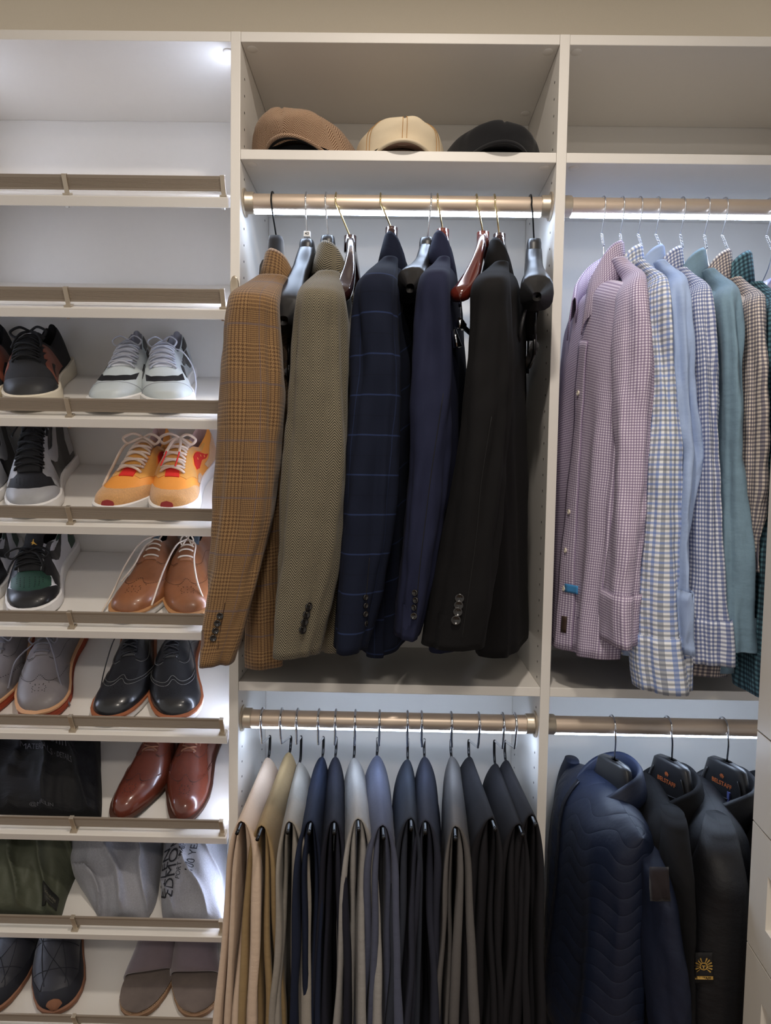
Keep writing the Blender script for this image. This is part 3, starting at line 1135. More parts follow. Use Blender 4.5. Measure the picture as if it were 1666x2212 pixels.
# -- grey and black high tops, green and black mid tops
SWOOSH = [(0.55, 0.215), (0.51, 0.135), (0.46, 0.095), (0.41, 0.095), (0.35, 0.135), (0.27, 0.22), (0.15, 0.335), (0.28, 0.265), (0.37, 0.215), (0.42, 0.20), (0.455, 0.215), (0.49, 0.255), (0.52, 0.285)]
GREEN_LEA = leather('green_leather', (28, 62, 50), rough=0.45, coat=0.1)
WHITE_LEA = leather('white_leather', (214, 214, 220), rough=0.45, coat=0.05, grain=0.02)
for k, sets in ((3, [(52, 138, -1, 'grey and black high-top sneaker with grey swoosh, beside the orange sneakers'), (-82, 15, 1, 'grey and black high-top sneaker cut by the left picture edge')]),
                (4, [(52, 140, -1, 'green and black sneaker with gold emblem on the tongue, beside the tan brogues'), (-84, 18, 1, 'green and black sneaker cut by the left picture edge')])):
    for toe, heel, side, lab in sets:
        hi = k == 3
        s = Shoe('high_top_sneaker' if hi else 'mid_top_sneaker', lab, 'grey and black high tops' if hi else 'green and black sneakers', k, toe, heel, L=0.30, side=side, wide=1.10,
                 hts=H_HIGH if hi else H_LOW, tall=1.0 if hi else 1.06, base=0.026)
        s.sole(RUBBER_W, 0.024, grow=0.006)
        base_m, toe_m, over_m, sw = (BLK_LEA, BLK_LEA, GREY_LEA, GREY_LEA) if hi else (WHITE_LEA, GREEN_LEA, BLK_LEA, BLK_LEA)
        s.upper(base_m, DARKHOLE)
        # outsole line under the rubber
        s.patch([(0.73, 0.015), (0.78, 0.16), (0.825, 0.27), (0.87, 0.38), (0.885, 0.5), (0.87, 0.62), (0.825, 0.73), (0.78, 0.84), (0.73, 0.985), (0.998, 0.985), (0.998, 0.015)], over_m, 'toe_guard', off=0.0016)
        s.patch([(0.69, 0.30), (0.73, 0.24), (0.80, 0.235), (0.85, 0.31), (0.885, 0.40), (0.90, 0.5), (0.885, 0.60), (0.85, 0.69), (0.80, 0.765), (0.73, 0.76), (0.69, 0.70), (0.695, 0.5)], toe_m, 'toe_box', off=0.0008)
        s.dots([(0.755 + 0.018 * a, 0.5 + 0.045 * b) for a in range(6) for b in range(-3, 4) if abs(b) * 0.045 < 0.19 - 0.02 * a], DARKHOLE, r=0.0011, off=0.0022)
        for mr in (0, 1):
            f = (lambda p: mirror_th(p)) if mr else (lambda p: p)
            s.patch(f([(0.36, 0.33), (0.40, 0.34), (0.5, 0.345), (0.6, 0.345), (0.70, 0.37), (0.725, 0.31), (0.71, 0.24), (0.76, 0.16), (0.74, 0.03), (0.60, 0.03), (0.60, 0.12), (0.57, 0.22), (0.48, 0.27), (0.40, 0.285), (0.33, 0.30)]), over_m, 'eyestay')
            s.patch(f(SWOOSH), sw, 'swoosh', off=0.0018, step=0.012)
            s.patch(f([(0.04, 0.03), (0.20, 0.03), (0.19, 0.12), (0.12, 0.20), (0.06, 0.22)]), over_m if hi else GREEN_LEA, 'heel_panel')
            s.patch(f([(0.06, 0.25), (0.12, 0.32), (0.26, 0.335), (0.30, 0.29), (0.20, 0.27), (0.14, 0.21)]), over_m if hi else GREEN_LEA, 'collar_panel')
        s.tongue(BLK_KNIT, 0.18 if hi else 0.30, 0.70, top=0.028 if hi else 0.046, w=0.14, thick=0.008, lean=0.012 if hi else 0.03)
        s.laces(LACE_BLK, [0.40, 0.45, 0.50, 0.55, 0.60, 0.65] if hi else [0.53, 0.57, 0.61, 0.65], th0=0.345, r=0.0038, off=0.008, flat=0.5)
        s.bow(LACE_BLK, 0.36 if hi else 0.58, r=0.0032, size=0.044, flat=0.6, lift=0.012)
        if not hi:
            # small gold leaping-figure emblem on the tongue
            p0 = s.raw(0.335, 0.5) + Vector((0.046, 0, 0.015))
            em = [(0.0, 0.95), (0.12, 1.0), (0.1, 0.75), (0.05, 0.6), (0.16, 0.35), (0.5, 0.05), (0.9, -0.25), (0.85, -0.33), (0.42, -0.1), (0.1, 0.1), (-0.02, 0.08), (-0.2, -0.12), (-0.6, -0.3), (-0.95, -0.42), (-0.98, -0.33), (-0.62, -0.18), (-0.28, 0.05), (-0.18, 0.3), (-0.42, 0.2), (-0.5, 0.26), (-0.16, 0.5), (-0.06, 0.62), (-0.12, 0.72), (-0.04, 0.8), (0.02, 0.72)]
            V, _e, Fc, *_ = delaunay_2d_cdt([Vector(p) for p in em], [], [list(range(len(em)))], 1, 1e-6)
            b = MB()
            b.v = [tuple(s.M @ (p0 + Vector((0.0045 - 0.005 * v.y, v.x * 0.0105, v.y * 0.0105)))) for v in V]
            b.f = [tuple(f) for f in Fc]
            b.uv = [None] * len(Fc)
            b.build('tongue_emblem', plain('gold_print', (214, 164, 70), rough=0.4, metal=0.5), s.t, smooth=False, solid=0.0006)

# -- orange suede runners with fuzzy laces
SUEDE_O = plain('ochre_suede', (206, 146, 66), rough=0.95, grain=0.18, gscale=500, bump=0.5, bscale=900, sheen=0.3)
NYLON_O = plain('orange_nylon', (226, 148, 62), rough=0.6, grain=0.05, bump=0.2, bscale=100)
SUEDE_T = plain('hairy_tan_suede', (198, 148, 92), rough=0.95, grain=0.35, gscale=350, bump=0.8, bscale=700, bdist=0.0015, sheen=0.4)
RED_P = plain('red_suede', (206, 36, 28), rough=0.8, grain=0.1, bump=0.3)
FUZZ = plain('fuzzy_cream_lace', (226, 202, 180), rough=1.0, grain=0.12, gscale=900, bump=1.0, bscale=1200, bdist=0.0015, sheen=0.4)
PINK_L = plain('pink_lining', (206, 172, 164), rough=0.9, grain=0.06)
for toe, heel, side, lab in ((250, 358, 1, 'orange suede sneaker with red side panel, left one of its pair'), (352, 446, -1, 'orange suede sneaker with fuzzy laces, touching the tan blazer')):
    s = Shoe('suede_sneaker', lab, 'orange suede sneakers', 3, toe, heel, L=0.295, side=side, wide=1.08, hts=H_LOW, tall=1.17, base=0.026)
    s.sole(RUBBER_W, 0.026, grow=0.005, heel=0.006)
    s.upper(NYLON_O, PINK_L)
    s.patch([(0.66, 0.015), (0.70, 0.10), (0.76, 0.20), (0.83, 0.29), (0.875, 0.40), (0.885, 0.5), (0.875, 0.60), (0.83, 0.71), (0.76, 0.80), (0.70, 0.90), (0.66, 0.985), (0.998, 0.985), (0.998, 0.015)], SUEDE_T, 'toe_guard')
    s.patch([(0.985, 0.25), (0.974, 0.38), (0.970, 0.5), (0.974, 0.62), (0.985, 0.75), (0.999, 0.8), (0.999, 0.2)], plain('dark_red_rubber', (140, 34, 34), rough=0.6), 'toe_bumper', off=0.003)
    s.patch([(0.66, 0.44), (0.66, 0.56), (0.745, 0.57), (0.745, 0.43)], RED_P, 'vamp_tab', off=0.0022)
    for mr in (0, 1):
        f = (lambda p: mirror_th(p)) if mr else (lambda p: p)
        s.patch(f([(0.30, 0.33), (0.36, 0.34), (0.5, 0.35), (0.62, 0.36), (0.68, 0.40), (0.735, 0.42), (0.745, 0.33), (0.69, 0.24), (0.64, 0.12), (0.60, 0.16), (0.58, 0.24), (0.50, 0.275), (0.40, 0.27), (0.30, 0.25), (0.2, 0.28), (0.22, 0.31)]), SUEDE_O, 'eyestay')
        s.patch(f([(0.235, 0.15), (0.30, 0.205), (0.36, 0.235), (0.43, 0.25), (0.50, 0.245), (0.55, 0.20), (0.55, 0.14), (0.49, 0.10), (0.43, 0.11), (0.37, 0.135), (0.30, 0.13)]), RED_P, 'side_panel', off=0.002, step=0.014)
        s.dots(f([(0.45, 0.185), (0.37, 0.185), (0.305, 0.165)]), NYLON_O, 'panel_dots', r=0.003, off=0.0022)
        s.patch(f([(0.03, 0.03), (0.30, 0.03), (0.34, 0.08), (0.24, 0.11), (0.15, 0.2), (0.05, 0.24)]), SUEDE_T, 'heel_panel')
        s.patch(f([(0.45, 0.02), (0.58, 0.02), (0.64, 0.08), (0.58, 0.10), (0.50, 0.065)]), SUEDE_T, 'side_guard')
    s.tongue(SUEDE_O, 0.28, 0.68, top=0.014, w=0.12, thick=0.007)
    s.laces(FUZZ, [0.46, 0.515, 0.57, 0.625, 0.68], th0=0.37, r=0.0032, off=0.007, flat=0.9)
    s.bow(FUZZ, 0.44, r=0.003, size=0.04, lift=0.016, ends=False)
    c = s.raw(0.44, 0.5) + Vector((0, 0, 0.014))
    if side == 1:
        q = [(c.x, c.y, c.z), (c.x + 0.02, c.y - 0.035, c.z - 0.01), (c.x + 0.06, c.y - 0.052, c.z - 0.045), (c.x + 0.10, c.y - 0.058, c.z - 0.070)]
        s.cord(q, FUZZ, r=0.003)
        s.cord([q[-1], (c.x + 0.115, c.y - 0.058, c.z - 0.077), (c.x + 0.135, c.y - 0.056, c.z - 0.082)], RED_P, r=0.0017, name='lace_tip')
    else:
        for dy in (-0.012, 0.016):
            q = [(c.x, c.y, c.z), (c.x + 0.02, c.y + dy * 0.6, c.z + 0.002), (c.x + 0.05, c.y + dy, c.z - 0.010)]
            s.cord(q, FUZZ, r=0.003)
            s.cord([q[-1], (c.x + 0.065, c.y + dy * 1.05, c.z - 0.018), (c.x + 0.085, c.y + dy * 1.1, c.z - 0.027)], RED_P, r=0.0016, name='lace_tip')

# -- leather brogues and wingtips
WING = [(0.50, 0.02), (0.56, 0.09), (0.63, 0.16), (0.70, 0.245), (0.745, 0.33), (0.762, 0.40), (0.752, 0.45), (0.715, 0.50), (0.752, 0.55), (0.762, 0.60), (0.745, 0.67), (0.70, 0.755), (0.63, 0.84), (0.56, 0.91), (0.50, 0.98)]


def brogue(name, label, group, k, toe, heel, side, leather_m, lace_m, sole_m, welt_m, out=OUT_W, dots_m=DARKHOLE, ridge=None, stitch=None, lace_rows=(0.40, 0.45, 0.50, 0.55), wide=1.06,
           L=0.30, tall=1.08, oxford=True, sole_t=0.017, heel_add=0.012, tree=None, straight=True):
    s = Shoe(name, label, group, k, toe, heel, L=L, side=side, wide=wide, out=out, hts=H_OXF, tall=tall, base=sole_t + 0.004, square=2.3, open_s=0.37)
    s.sole(sole_m, sole_t, welt=(welt_m, 0.0035, 0.0012), grow=0.0045, heel=heel_add * 0.4, ridges=3 if ridge else 0, ridge_m=ridge)
    s.upper(leather_m, DARKHOLE)
    w2 = WING + [(0.998, 0.98), (0.998, 0.02)]
    s.patch(w2, leather_m, 'wing_cap', off=0.0013)
    # perforations along the wing and a medallion on the toe
    dd = []
    q = spline(WING[1:-1], 46)
    dd += [(a + 0.014, b) for a, b in q]
    dd += [(0.84 + 0.030 * cos(a), 0.5 + 0.075 * sin(a)) for a in [2 * pi * i / 12 for i in range(12)]]
    dd += [(0.84, 0.5), (0.805, 0.46), (0.805, 0.54), (0.875, 0.43), (0.875, 0.57), (0.79, 0.40), (0.79, 0.60)]
    s.dots(dd, dots_m, r=0.0010, off=0.0016)
    if stitch:
        s.line([(a - 0.004, b) for a, b in WING], stitch, 'stitching', r=0.00055, off=0.0016, n=60)
        s.line([(a + 0.028, b) for a, b in WING[1:-1]], stitch, 'stitching', r=0.00045, off=0.0016, n=60)
    # quarters: facings either side of the throat
    for mr in (0, 1):
        f = (lambda p: mirror_th(p)) if mr else (lambda p: p)
        s.patch(f([(0.30, 0.35), (0.40, 0.415), (0.50, 0.435), (0.575, 0.44), (0.60, 0.40), (0.605, 0.33), (0.565, 0.25), (0.50, 0.205), (0.42, 0.18), (0.32, 0.16), (0.2, 0.05), (0.05, 0.03), (0.06, 0.31), (0.18, 0.335)]), leather_m, 'quarter', off=0.0014)
        s.dots(f([(a, b) for a, b in spline([(0.592, 0.40), (0.595, 0.34), (0.555, 0.262), (0.49, 0.218), (0.42, 0.195), (0.33, 0.175), (0.24, 0.10)], 30)]), dots_m, r=0.0009, off=0.0018)
        if stitch:
            s.line(f([(0.604, 0.41), (0.609, 0.33), (0.568, 0.245), (0.50, 0.198), (0.42, 0.172), (0.32, 0.152), (0.22, 0.06)]), stitch, 'stitching', r=0.0005, off=0.0016)
    s.tongue(leather_m, 0.30, 0.58, top=0.006, w=0.10, thick=0.003)
    s.laces(lace_m, list(lace_rows), th0=0.405, r=0.0019, off=0.004, flat=None, cross=not straight, straight=straight)
    if tree:
        b = MB()
        b.tube([s.M @ Vector(p) for p in spline([(0.05, 0, 0.05), (0.06, 0.0, 0.075), (0.10, 0.004, 0.084), (0.13, 0.004, 0.07)], 12)], 0.007, 10)
        b.build('shoe_tree', tree, s.t)
    return s


TAN = leather('tan_burnished_leather', (134, 84, 52), rough=0.36, coat=0.25, grain=0.16)
TANLACE = plain('bone_lace', (214, 200, 184), rough=0.8)
STEEL = plain('blue_steel', (120, 140, 160), rough=0.25, metal=0.8)
s = brogue('tan_brogue', 'tan leather brogue with a lace trailing onto the shelf', 'tan brogues', 4, 290, 364, 1, TAN, TANLACE, RUBBER_W, plain('tan_welt', (176, 128, 84), rough=0.6), dots_m=plain('pinked_holes', (52, 28, 16), rough=0.9), tree=STEEL)
c = s.raw(0.39, 0.45)
s.cord([(c.x, c.y, c.z + 0.004), (c.x - 0.006, c.y + 0.004, c.z + 0.014), (c.x + 0.02, c.y - 0.03, c.z + 0.012), (c.x + 0.06, c.y - 0.058, c.z - 0.02), (c.x + 0.11, c.y - 0.078, c.z - 0.06), (c.x + 0.170, c.y - 0.092, 0.003)], TANLACE)
s.cord([(c.x, c.y - 0.01, c.z + 0.006), (c.x + 0.03, c.y - 0.025, c.z + 0.002), (c.x + 0.07, c.y - 0.038, c.z - 0.018), (c.x + 0.10, c.y - 0.06, c.z - 0.040)], TANLACE)
s = brogue('tan_brogue', 'tan leather brogue with bow-tied bone laces, next to the tan blazer', 'tan brogues', 4, 396, 442, -1, TAN, TANLACE, RUBBER_W, MAT['tan_welt'], dots_m=MAT['pinked_holes'], tree=STEEL)
s.bow(TANLACE, 0.40, r=0.0019, size=0.014, lift=0.012, ends=False)
c = s.raw(0.41, 0.5) + Vector((0, 0, 0.012))
s.cord([(c.x, c.y, c.z), (c.x + 0.03, c.y - 0.02, c.z), (c.x + 0.08, c.y - 0.040, c.z - 0.03), (c.x + 0.16, c.y - 0.052, c.z - 0.062)], TANLACE)
s.cord([(c.x, c.y, c.z), (c.x + 0.03, c.y + 0.022, c.z + 0.002), (c.x + 0.07, c.y + 0.024, c.z - 0.012), (c.x + 0.12, c.y + 0.036, c.z - 0.035), (c.x + 0.15, c.y + 0.052, c.z - 0.065)], TANLACE)

GREYL = leather('grey_nubuck', (112, 106, 106), rough=0.5, coat=0.05, grain=0.1)
ORANGE_S = plain('orange_sole', (176, 78, 46), rough=0.6, grain=0.06)
GREYLACE = plain('mid_grey_lace', (108, 106, 112), rough=0.85)
for toe, heel, side, lab in ((72, 160, -1, 'grey wingtip shoe with orange sole, beside the black wingtips'), (-40, 42, 1, 'grey wingtip shoe with orange sole, cut by the left picture edge')):
    s = brogue('grey_wingtip', lab, 'grey wingtips with orange soles', 5, toe, heel, side, GREYL, GREYLACE, ORANGE_S, plain('orange_welt', (196, 150, 112), rough=0.6), ridge=plain('dark_orange', (140, 56, 34), rough=0.7), sole_t=0.021, heel_add=0.02, wide=1.1)
    s.bow(GREYLACE, 0.44, r=0.002, size=0.03, lift=0.008, ends=False)
    if side == -1:
        c = s.raw(0.44, 0.5) + Vector((0, 0, 0.010))
        s.cord([(c.x, c.y, c.z), (c.x + 0.03, c.y - 0.02, c.z - 0.004), (c.x + 0.05, c.y - 0.052, c.z - 0.03), (c.x + 0.10, c.y - 0.056, c.z - 0.06)], GREYLACE)
        s.cord([(c.x, c.y, c.z), (c.x + 0.03, c.y + 0.02, c.z), (c.x + 0.06, c.y + 0.035, c.z - 0.022), (c.x + 0.10, c.y + 0.052, c.z - 0.05), (c.x + 0.13, c.y + 0.072, 0.004)], GREYLACE)
BLKW = leather('black_pebbled_leather', (24, 25, 29), rough=0.3, coat=0.35)
GREYST = plain('pale_stitch', (120, 120, 118), rough=0.8)
for toe, heel, side, lab in ((258, 305, 1, 'black leather wingtip with white sole, left one of its pair'), (370, 408, -1, 'black leather wingtip with white sole, right one of its pair')):
    s = brogue('black_wingtip', lab, 'black wingtips', 5, toe, heel, side, BLKW, plain('black_wax_lace', (26, 26, 30), rough=0.6), RUBBER_W, plain('rust_welt', (150, 88, 56), rough=0.6), stitch=GREYST, straight=False, wide=1.1)
    c = s.raw(0.40, 0.5)
    sg = -1 if side == 1 else 1
    s.cord([(c.x - 0.01, c.y, c.z + 0.006), (c.x + 0.01, c.y + sg * 0.03, c.z + 0.01), (c.x + 0.06, c.y + sg * 0.05, c.z - 0.03), (c.x + 0.115, c.y + sg * 0.056, c.z - 0.058), (c.x + 0.155, c.y + sg * 0.06, 0.004)], MAT['black_wax_lace'], r=0.0014)
COG = leather('cognac_leather', (98, 46, 32), rough=0.24, coat=0.55, grain=0.14)
for toe, heel, side, lab in ((276, 374, 1, 'cognac leather wingtip beside the black cloth bag'), (381, 468, -1, 'cognac leather wingtip beside the upright panel')):
    s = brogue('cognac_wingtip', lab, 'cognac wingtips', 6, toe, heel, side, COG, plain('tan_wax_lace', (128, 84, 60), rough=0.6), plain('dark_leather_sole', (46, 30, 24), rough=0.5), plain('dark_welt', (70, 42, 30), rough=0.5),
               out=OUT_POINT, dots_m=plain('dark_holes', (40, 14, 8), rough=0.9), wide=1.08, L=0.305, straight=False, sole_t=0.010, tall=1.02)
    s.bow(MAT['tan_wax_lace'], 0.40, r=0.0015, size=0.026, lift=0.008)

# -- navy quilted slippers
QUILT = plain('navy_quilted_nylon', (32, 33, 42), rough=0.55, grain=0.06, bump=0.25, bscale=120, bdist=0.001, sheen=0.2)
GUM = plain('gum_rubber', (140, 96, 72), rough=0.7)
NAVY_R = plain('navy_suede_rand', (26, 28, 38), rough=0.8)
for toe, heel, side, lab in ((110, 172, -1, 'navy quilted slipper with gum sole, right one of its pair'), (-8, 66, 1, 'navy quilted slipper with gum sole, cut by the left picture edge')):
    s = Shoe('quilted_slipper', lab, 'navy quilted slippers', 8, toe, heel, L=0.295, side=side, wide=1.1, hts=H_SLIP, tall=1.05, base=0.014, square=2.2, open_s=0.36)
    s.sole(GUM, 0.014, grow=0.004)
    s.upper(QUILT, DARKHOLE)
    s.patch([(0.52, 0.015), (0.66, 0.10), (0.80, 0.16), (0.90, 0.27), (0.925, 0.5), (0.90, 0.73), (0.80, 0.84), (0.66, 0.90), (0.52, 0.985), (0.998, 0.985), (0.998, 0.015)], NAVY_R, 'rand')
    s.patch([(0.978, 0.26), (0.966, 0.38), (0.962, 0.5), (0.966, 0.62), (0.978, 0.74), (0.999, 0.8), (0.999, 0.2)], GUM, 'toe_bumper', off=0.003)
    for ln in ([(0.42, 0.14), (0.60, 0.36), (0.78, 0.56), (0.90, 0.72)], [(0.42, 0.86), (0.60, 0.64), (0.78, 0.44), (0.90, 0.28)], [(0.60, 0.10), (0.62, 0.36), (0.60, 0.64), (0.60, 0.90)],
               [(0.78, 0.18), (0.785, 0.5), (0.78, 0.82)], [(0.45, 0.40), (0.60, 0.38), (0.75, 0.36), (0.88, 0.36)], [(0.45, 0.62), (0.60, 0.63), (0.75, 0.64), (0.88, 0.64)]):
        s.line(ln, NAVY_R, 'quilt_seam', r=0.0009, off=0.0002)
    s.line([(0.42, 0.36), (0.50, 0.38), (0.535, 0.46), (0.54, 0.5), (0.535, 0.54), (0.50, 0.62), (0.42, 0.64)], NAVY_R, 'collar_seam', r=0.0016, off=0.0008)

# -- suede slides
SUEDE = plain('taupe_suede', (104, 92, 96), rough=0.9, grain=0.15, gscale=40, bump=0.2, bscale=500, sheen=0.5)
FOOTBED = plain('worn_footbed', (112, 100, 94), rough=0.7, grain=0.25, gscale=30, blotch=0.7)
for toe, heel, side, lab in ((312, 362, 1, 'taupe suede slide with open toe, left one of its pair'), (412, 456, -1, 'taupe suede slide with open toe, touching the pale trousers')):
    s = Shoe('suede_slide', lab, 'taupe suede slides', 8, toe, heel, L=0.29, side=side, wide=1.1, hts=H_SLIP, tall=1.0, base=0.018, square=2.3)
    so = s.sole(plain('tan_sole', (150, 116, 88), rough=0.7), 0.014, grow=0.003)
    b = MB()
    N = 36
    rows = []
    for i in range(N + 1):
        x = 0.004 + 0.992 * (0.5 - 0.5 * cos(pi * i / N))
        w = s.hw(x) + 0.001
        rows.append([s.M @ Vector((x * s.L, s.yc(x) + w * q, s.zb(x) + 0.0178 + 0.003 * q * q)) for q in (-1, -0.8, -0.4, 0, 0.4, 0.8, 1)])
    b.quadgrid(rows, [[(q * 0.05, i * 0.01) for q in range(7)] for i in range(N + 1)])
    b.build('footbed', FOOTBED, s.t)
    b = MB()
    rows = []
    for i in range(15):
        q = i / 14
        row = []
        for j in range(25):
            th = j / 24
            sl = 0.34 + (0.74 - 0.34) * q + (0.02 * (th - 0.3) * q if side == 1 else -0.03 * (th - 0.5) * q)
            sl += -0.02 * sin(pi * th) * (1 - q) + 0.035 * sin(pi * th) ** 2 * q
            row.append(s.P(sl, th, 0.0025))
        rows.append(row)
    b.quadgrid(rows, [[(j * 0.008, i * 0.01) for j in range(25)] for i in range(15)])
    b.build('strap', SUEDE, s.t, solid=0.003)
    s_line = [(x, 1) for x in (0.5, 0.7, 0.85, 0.95, 0.99)]
    b = MB()
    for sg in (1, -1):
        pts = []
        for i in range(40):
            x = 0.3 + 0.695 * sin(pi / 2 * i / 39)
            pts.append(s.M @ Vector((x * s.L, s.yc(x) + sg * (s.hw(x) + 0.001), s.zb(x) + 0.0165)))
        for i in range(0, 39):
            a, c2 = pts[i], pts[i + 1]
            b.tube([a, a.lerp(c2, 0.6)], 0.0006, 5)
    tag(b.build('stitching', plain('cream_stitch', (206, 184, 150), rough=0.8), so), kind='stuff')

# ------------------------------------------------------------------ hangers
def hook_path(x0, z_rod, neck, r=0.0205, lean=1):
    """wire over the rod, passing in front of it and down to the neck"""
    pts = []
    for a in range(-35, 190, 15):
        q = radians(a)
        pts.append(Vector((x0, RODY - r * -cos(pi - q) * -1, z_rod + r * sin(q))))
    pts = [Vector((x0, RODY + r * cos(radians(a)), z_rod + r * sin(radians(a)))) for a in range(-30, 196, 15)]
    last = pts[-1]
    nk = Vector(neck)
    for q in (0.2, 0.4, 0.6, 0.8, 1.0):
        p = last.lerp(nk, q)
        bow_ = 0.006 * sin(pi * q)
        pts.append(Vector((p.x, p.y - bow_ * (1 - q), p.z)))
    return [Vector(p) for p in spline(pts, 44)]


def frame_of(near, far):
    U = Vector((near.x - far.x, near.y - far.y, 0)).normalized()
    V = Vector((-U.y, U.x, 0))          # U=(0,-1): V=(1,0)
    return U, V


def wide_hanger(label, xr, neck_px, end_px, end_y, m, hook_m, tag40=False, bar=True, plate=False, wide=1.0):
    N = at(neck_px[0], neck_px[1], RODY)
    x0 = at(xr, 430, RODY - 0.02).x
    E_ = at(end_px[0], end_px[1], end_y)
    U = Vector((E_.x - N.x, E_.y - N.y, 0))
    half = U.length
    U.normalize()
    V = Vector((-U.y, U.x, 0))
    t = thing('suit_hanger', label, 'hanger', tuple(N), 'hangers on the blazer rod')
    b = MB()
    b.tube(hook_path(x0, RZU, (N.x, RODY, N.z)), 0.0017, 8)
    b.build('hook', hook_m, t)
    drop = N.z - E_.z
    rows = []
    n = 41
    for i in range(n):
        q = -1 + 2 * i / (n - 1)
        a = abs(q)
        u = q * half
        zc = N.z - 0.032 - (drop - 0.05) * (a ** 1.25) - 0.012 * smoothstep(0.0, 0.3, a)
        tv = (0.013 + 0.012 * smoothstep(0.35, 1.0, a)) * wide
        th = 0.030 - 0.012 * smoothstep(0.0, 0.35, a) + 0.014 * smoothstep(0.5, 1.0, a)
        if a > 0.93:
            f = sqrt(max(0.0, 1 - ((a - 0.93) / 0.07) ** 2)) * 0.75 + 0.25
            tv *= f
            th *= f
        c = Vector((N.x, RODY, zc)) + U * u
        row = []
        for k in range(16):
            w = 2 * pi * k / 16
            row.append(c + V * (tv * math.copysign(abs(cos(w)) ** 0.75, cos(w))) + Vector((0, 0, th * math.copysign(abs(sin(w)) ** 0.75, sin(w)))))
        rows.append(row)
    b = MB()
    o = b.quadgrid(rows, closed=True)
    b.f.append(tuple(o + k for k in range(16)))
    b.uv.append(None)
    b.f.append(tuple(o + (n - 1) * 16 + k for k in reversed(range(16))))
    b.uv.append(None)
    # neck block rising to the hook
    rows = []
    for q, ru, rv in ((0.0, 0.030, 0.013), (0.35, 0.024, 0.0145), (0.8, 0.018, 0.0145), (0.97, 0.016, 0.013), (1.0, 0.012, 0.009)):
        c = Vector((N.x, RODY, N.z - 0.05 + 0.05 * q))
        rows.append([c + U * (ru * math.copysign(abs(cos(w)) ** 0.6, cos(w))) + V * (rv * math.copysign(abs(sin(w)) ** 0.6, sin(w))) for w in [2 * pi * k / 16 for k in range(16)]])
    o = b.quadgrid(rows, closed=True)
    b.f.append(tuple(o + 4 * 16 + k for k in range(16)))
    b.uv.append(None)
    b.build('shoulder_form', m, t)
    if tag40:
        c = Vector((N.x, RODY - 0.003, N.z + 0.011))
        tg = one_box('size_tag', c + Vector((-0.0065, -0.0045, -0.0055)), c + Vector((0.0065, 0.0045, 0.0055)), plain('tag_white', (230, 230, 232), rough=0.5), t, bevel=0.0006)
        b = MB()
        text_on(b, '40', 0.008, lambda x, y: (c.x + x, c.y - 0.0047, c.z + y), True)
        b.build('size_number', plain('tag_ink', (40, 40, 44), rough=0.6), tg, smooth=False)
    if bar:
        zb = E_.z - 0.075
        b = MB()
        p0 = Vector((N.x, RODY, zb)) + U * half * 0.78
        p1 = Vector((N.x, RODY, zb)) - U * half * 0.78
        b.tube([p0, p1], 0.0085, 12)
        b.build('trouser_bar', BLACKFLOCK, t)
        b = MB()
        b.tube([p0 + Vector((0, 0, -0.013)), p1 + Vector((0, 0, -0.013))], 0.0016, 8)
        for p in (p0, p1):
            b.tube([p + Vector((0, 0, 0.02)), p + Vector((0, 0, -0.017))], 0.0035, 8)
            b.tube([p + Vector((0, 0, 0.012)) + U * 0.002, p + Vector((0, 0, 0.06))], 0.0024, 8)
        b.build('bar_lock', BLACKMETAL, t)
    if plate:
        b = MB()
        rows = []
        for i in range(15):
            q = i / 14
            u = half * (0.86 - 1.72 * q)
            zt_ = N.z - 0.045 - (drop - 0.05) * abs(1.72 * q - 0.86) ** 1.25
            zl = E_.z - 0.055 - 0.03 * (1 - abs(2 * q - 1))
            rows.append([Vector((N.x, RODY, zt_ + (zl - zt_) * w)) + U * u - V * (0.012 + 0.016 * w) for w in (0, .25, .5, .75, 1)])
        b.quadgrid(rows)
        b.build('back_plate', BLACKPL, t, solid=0.006)
    return t


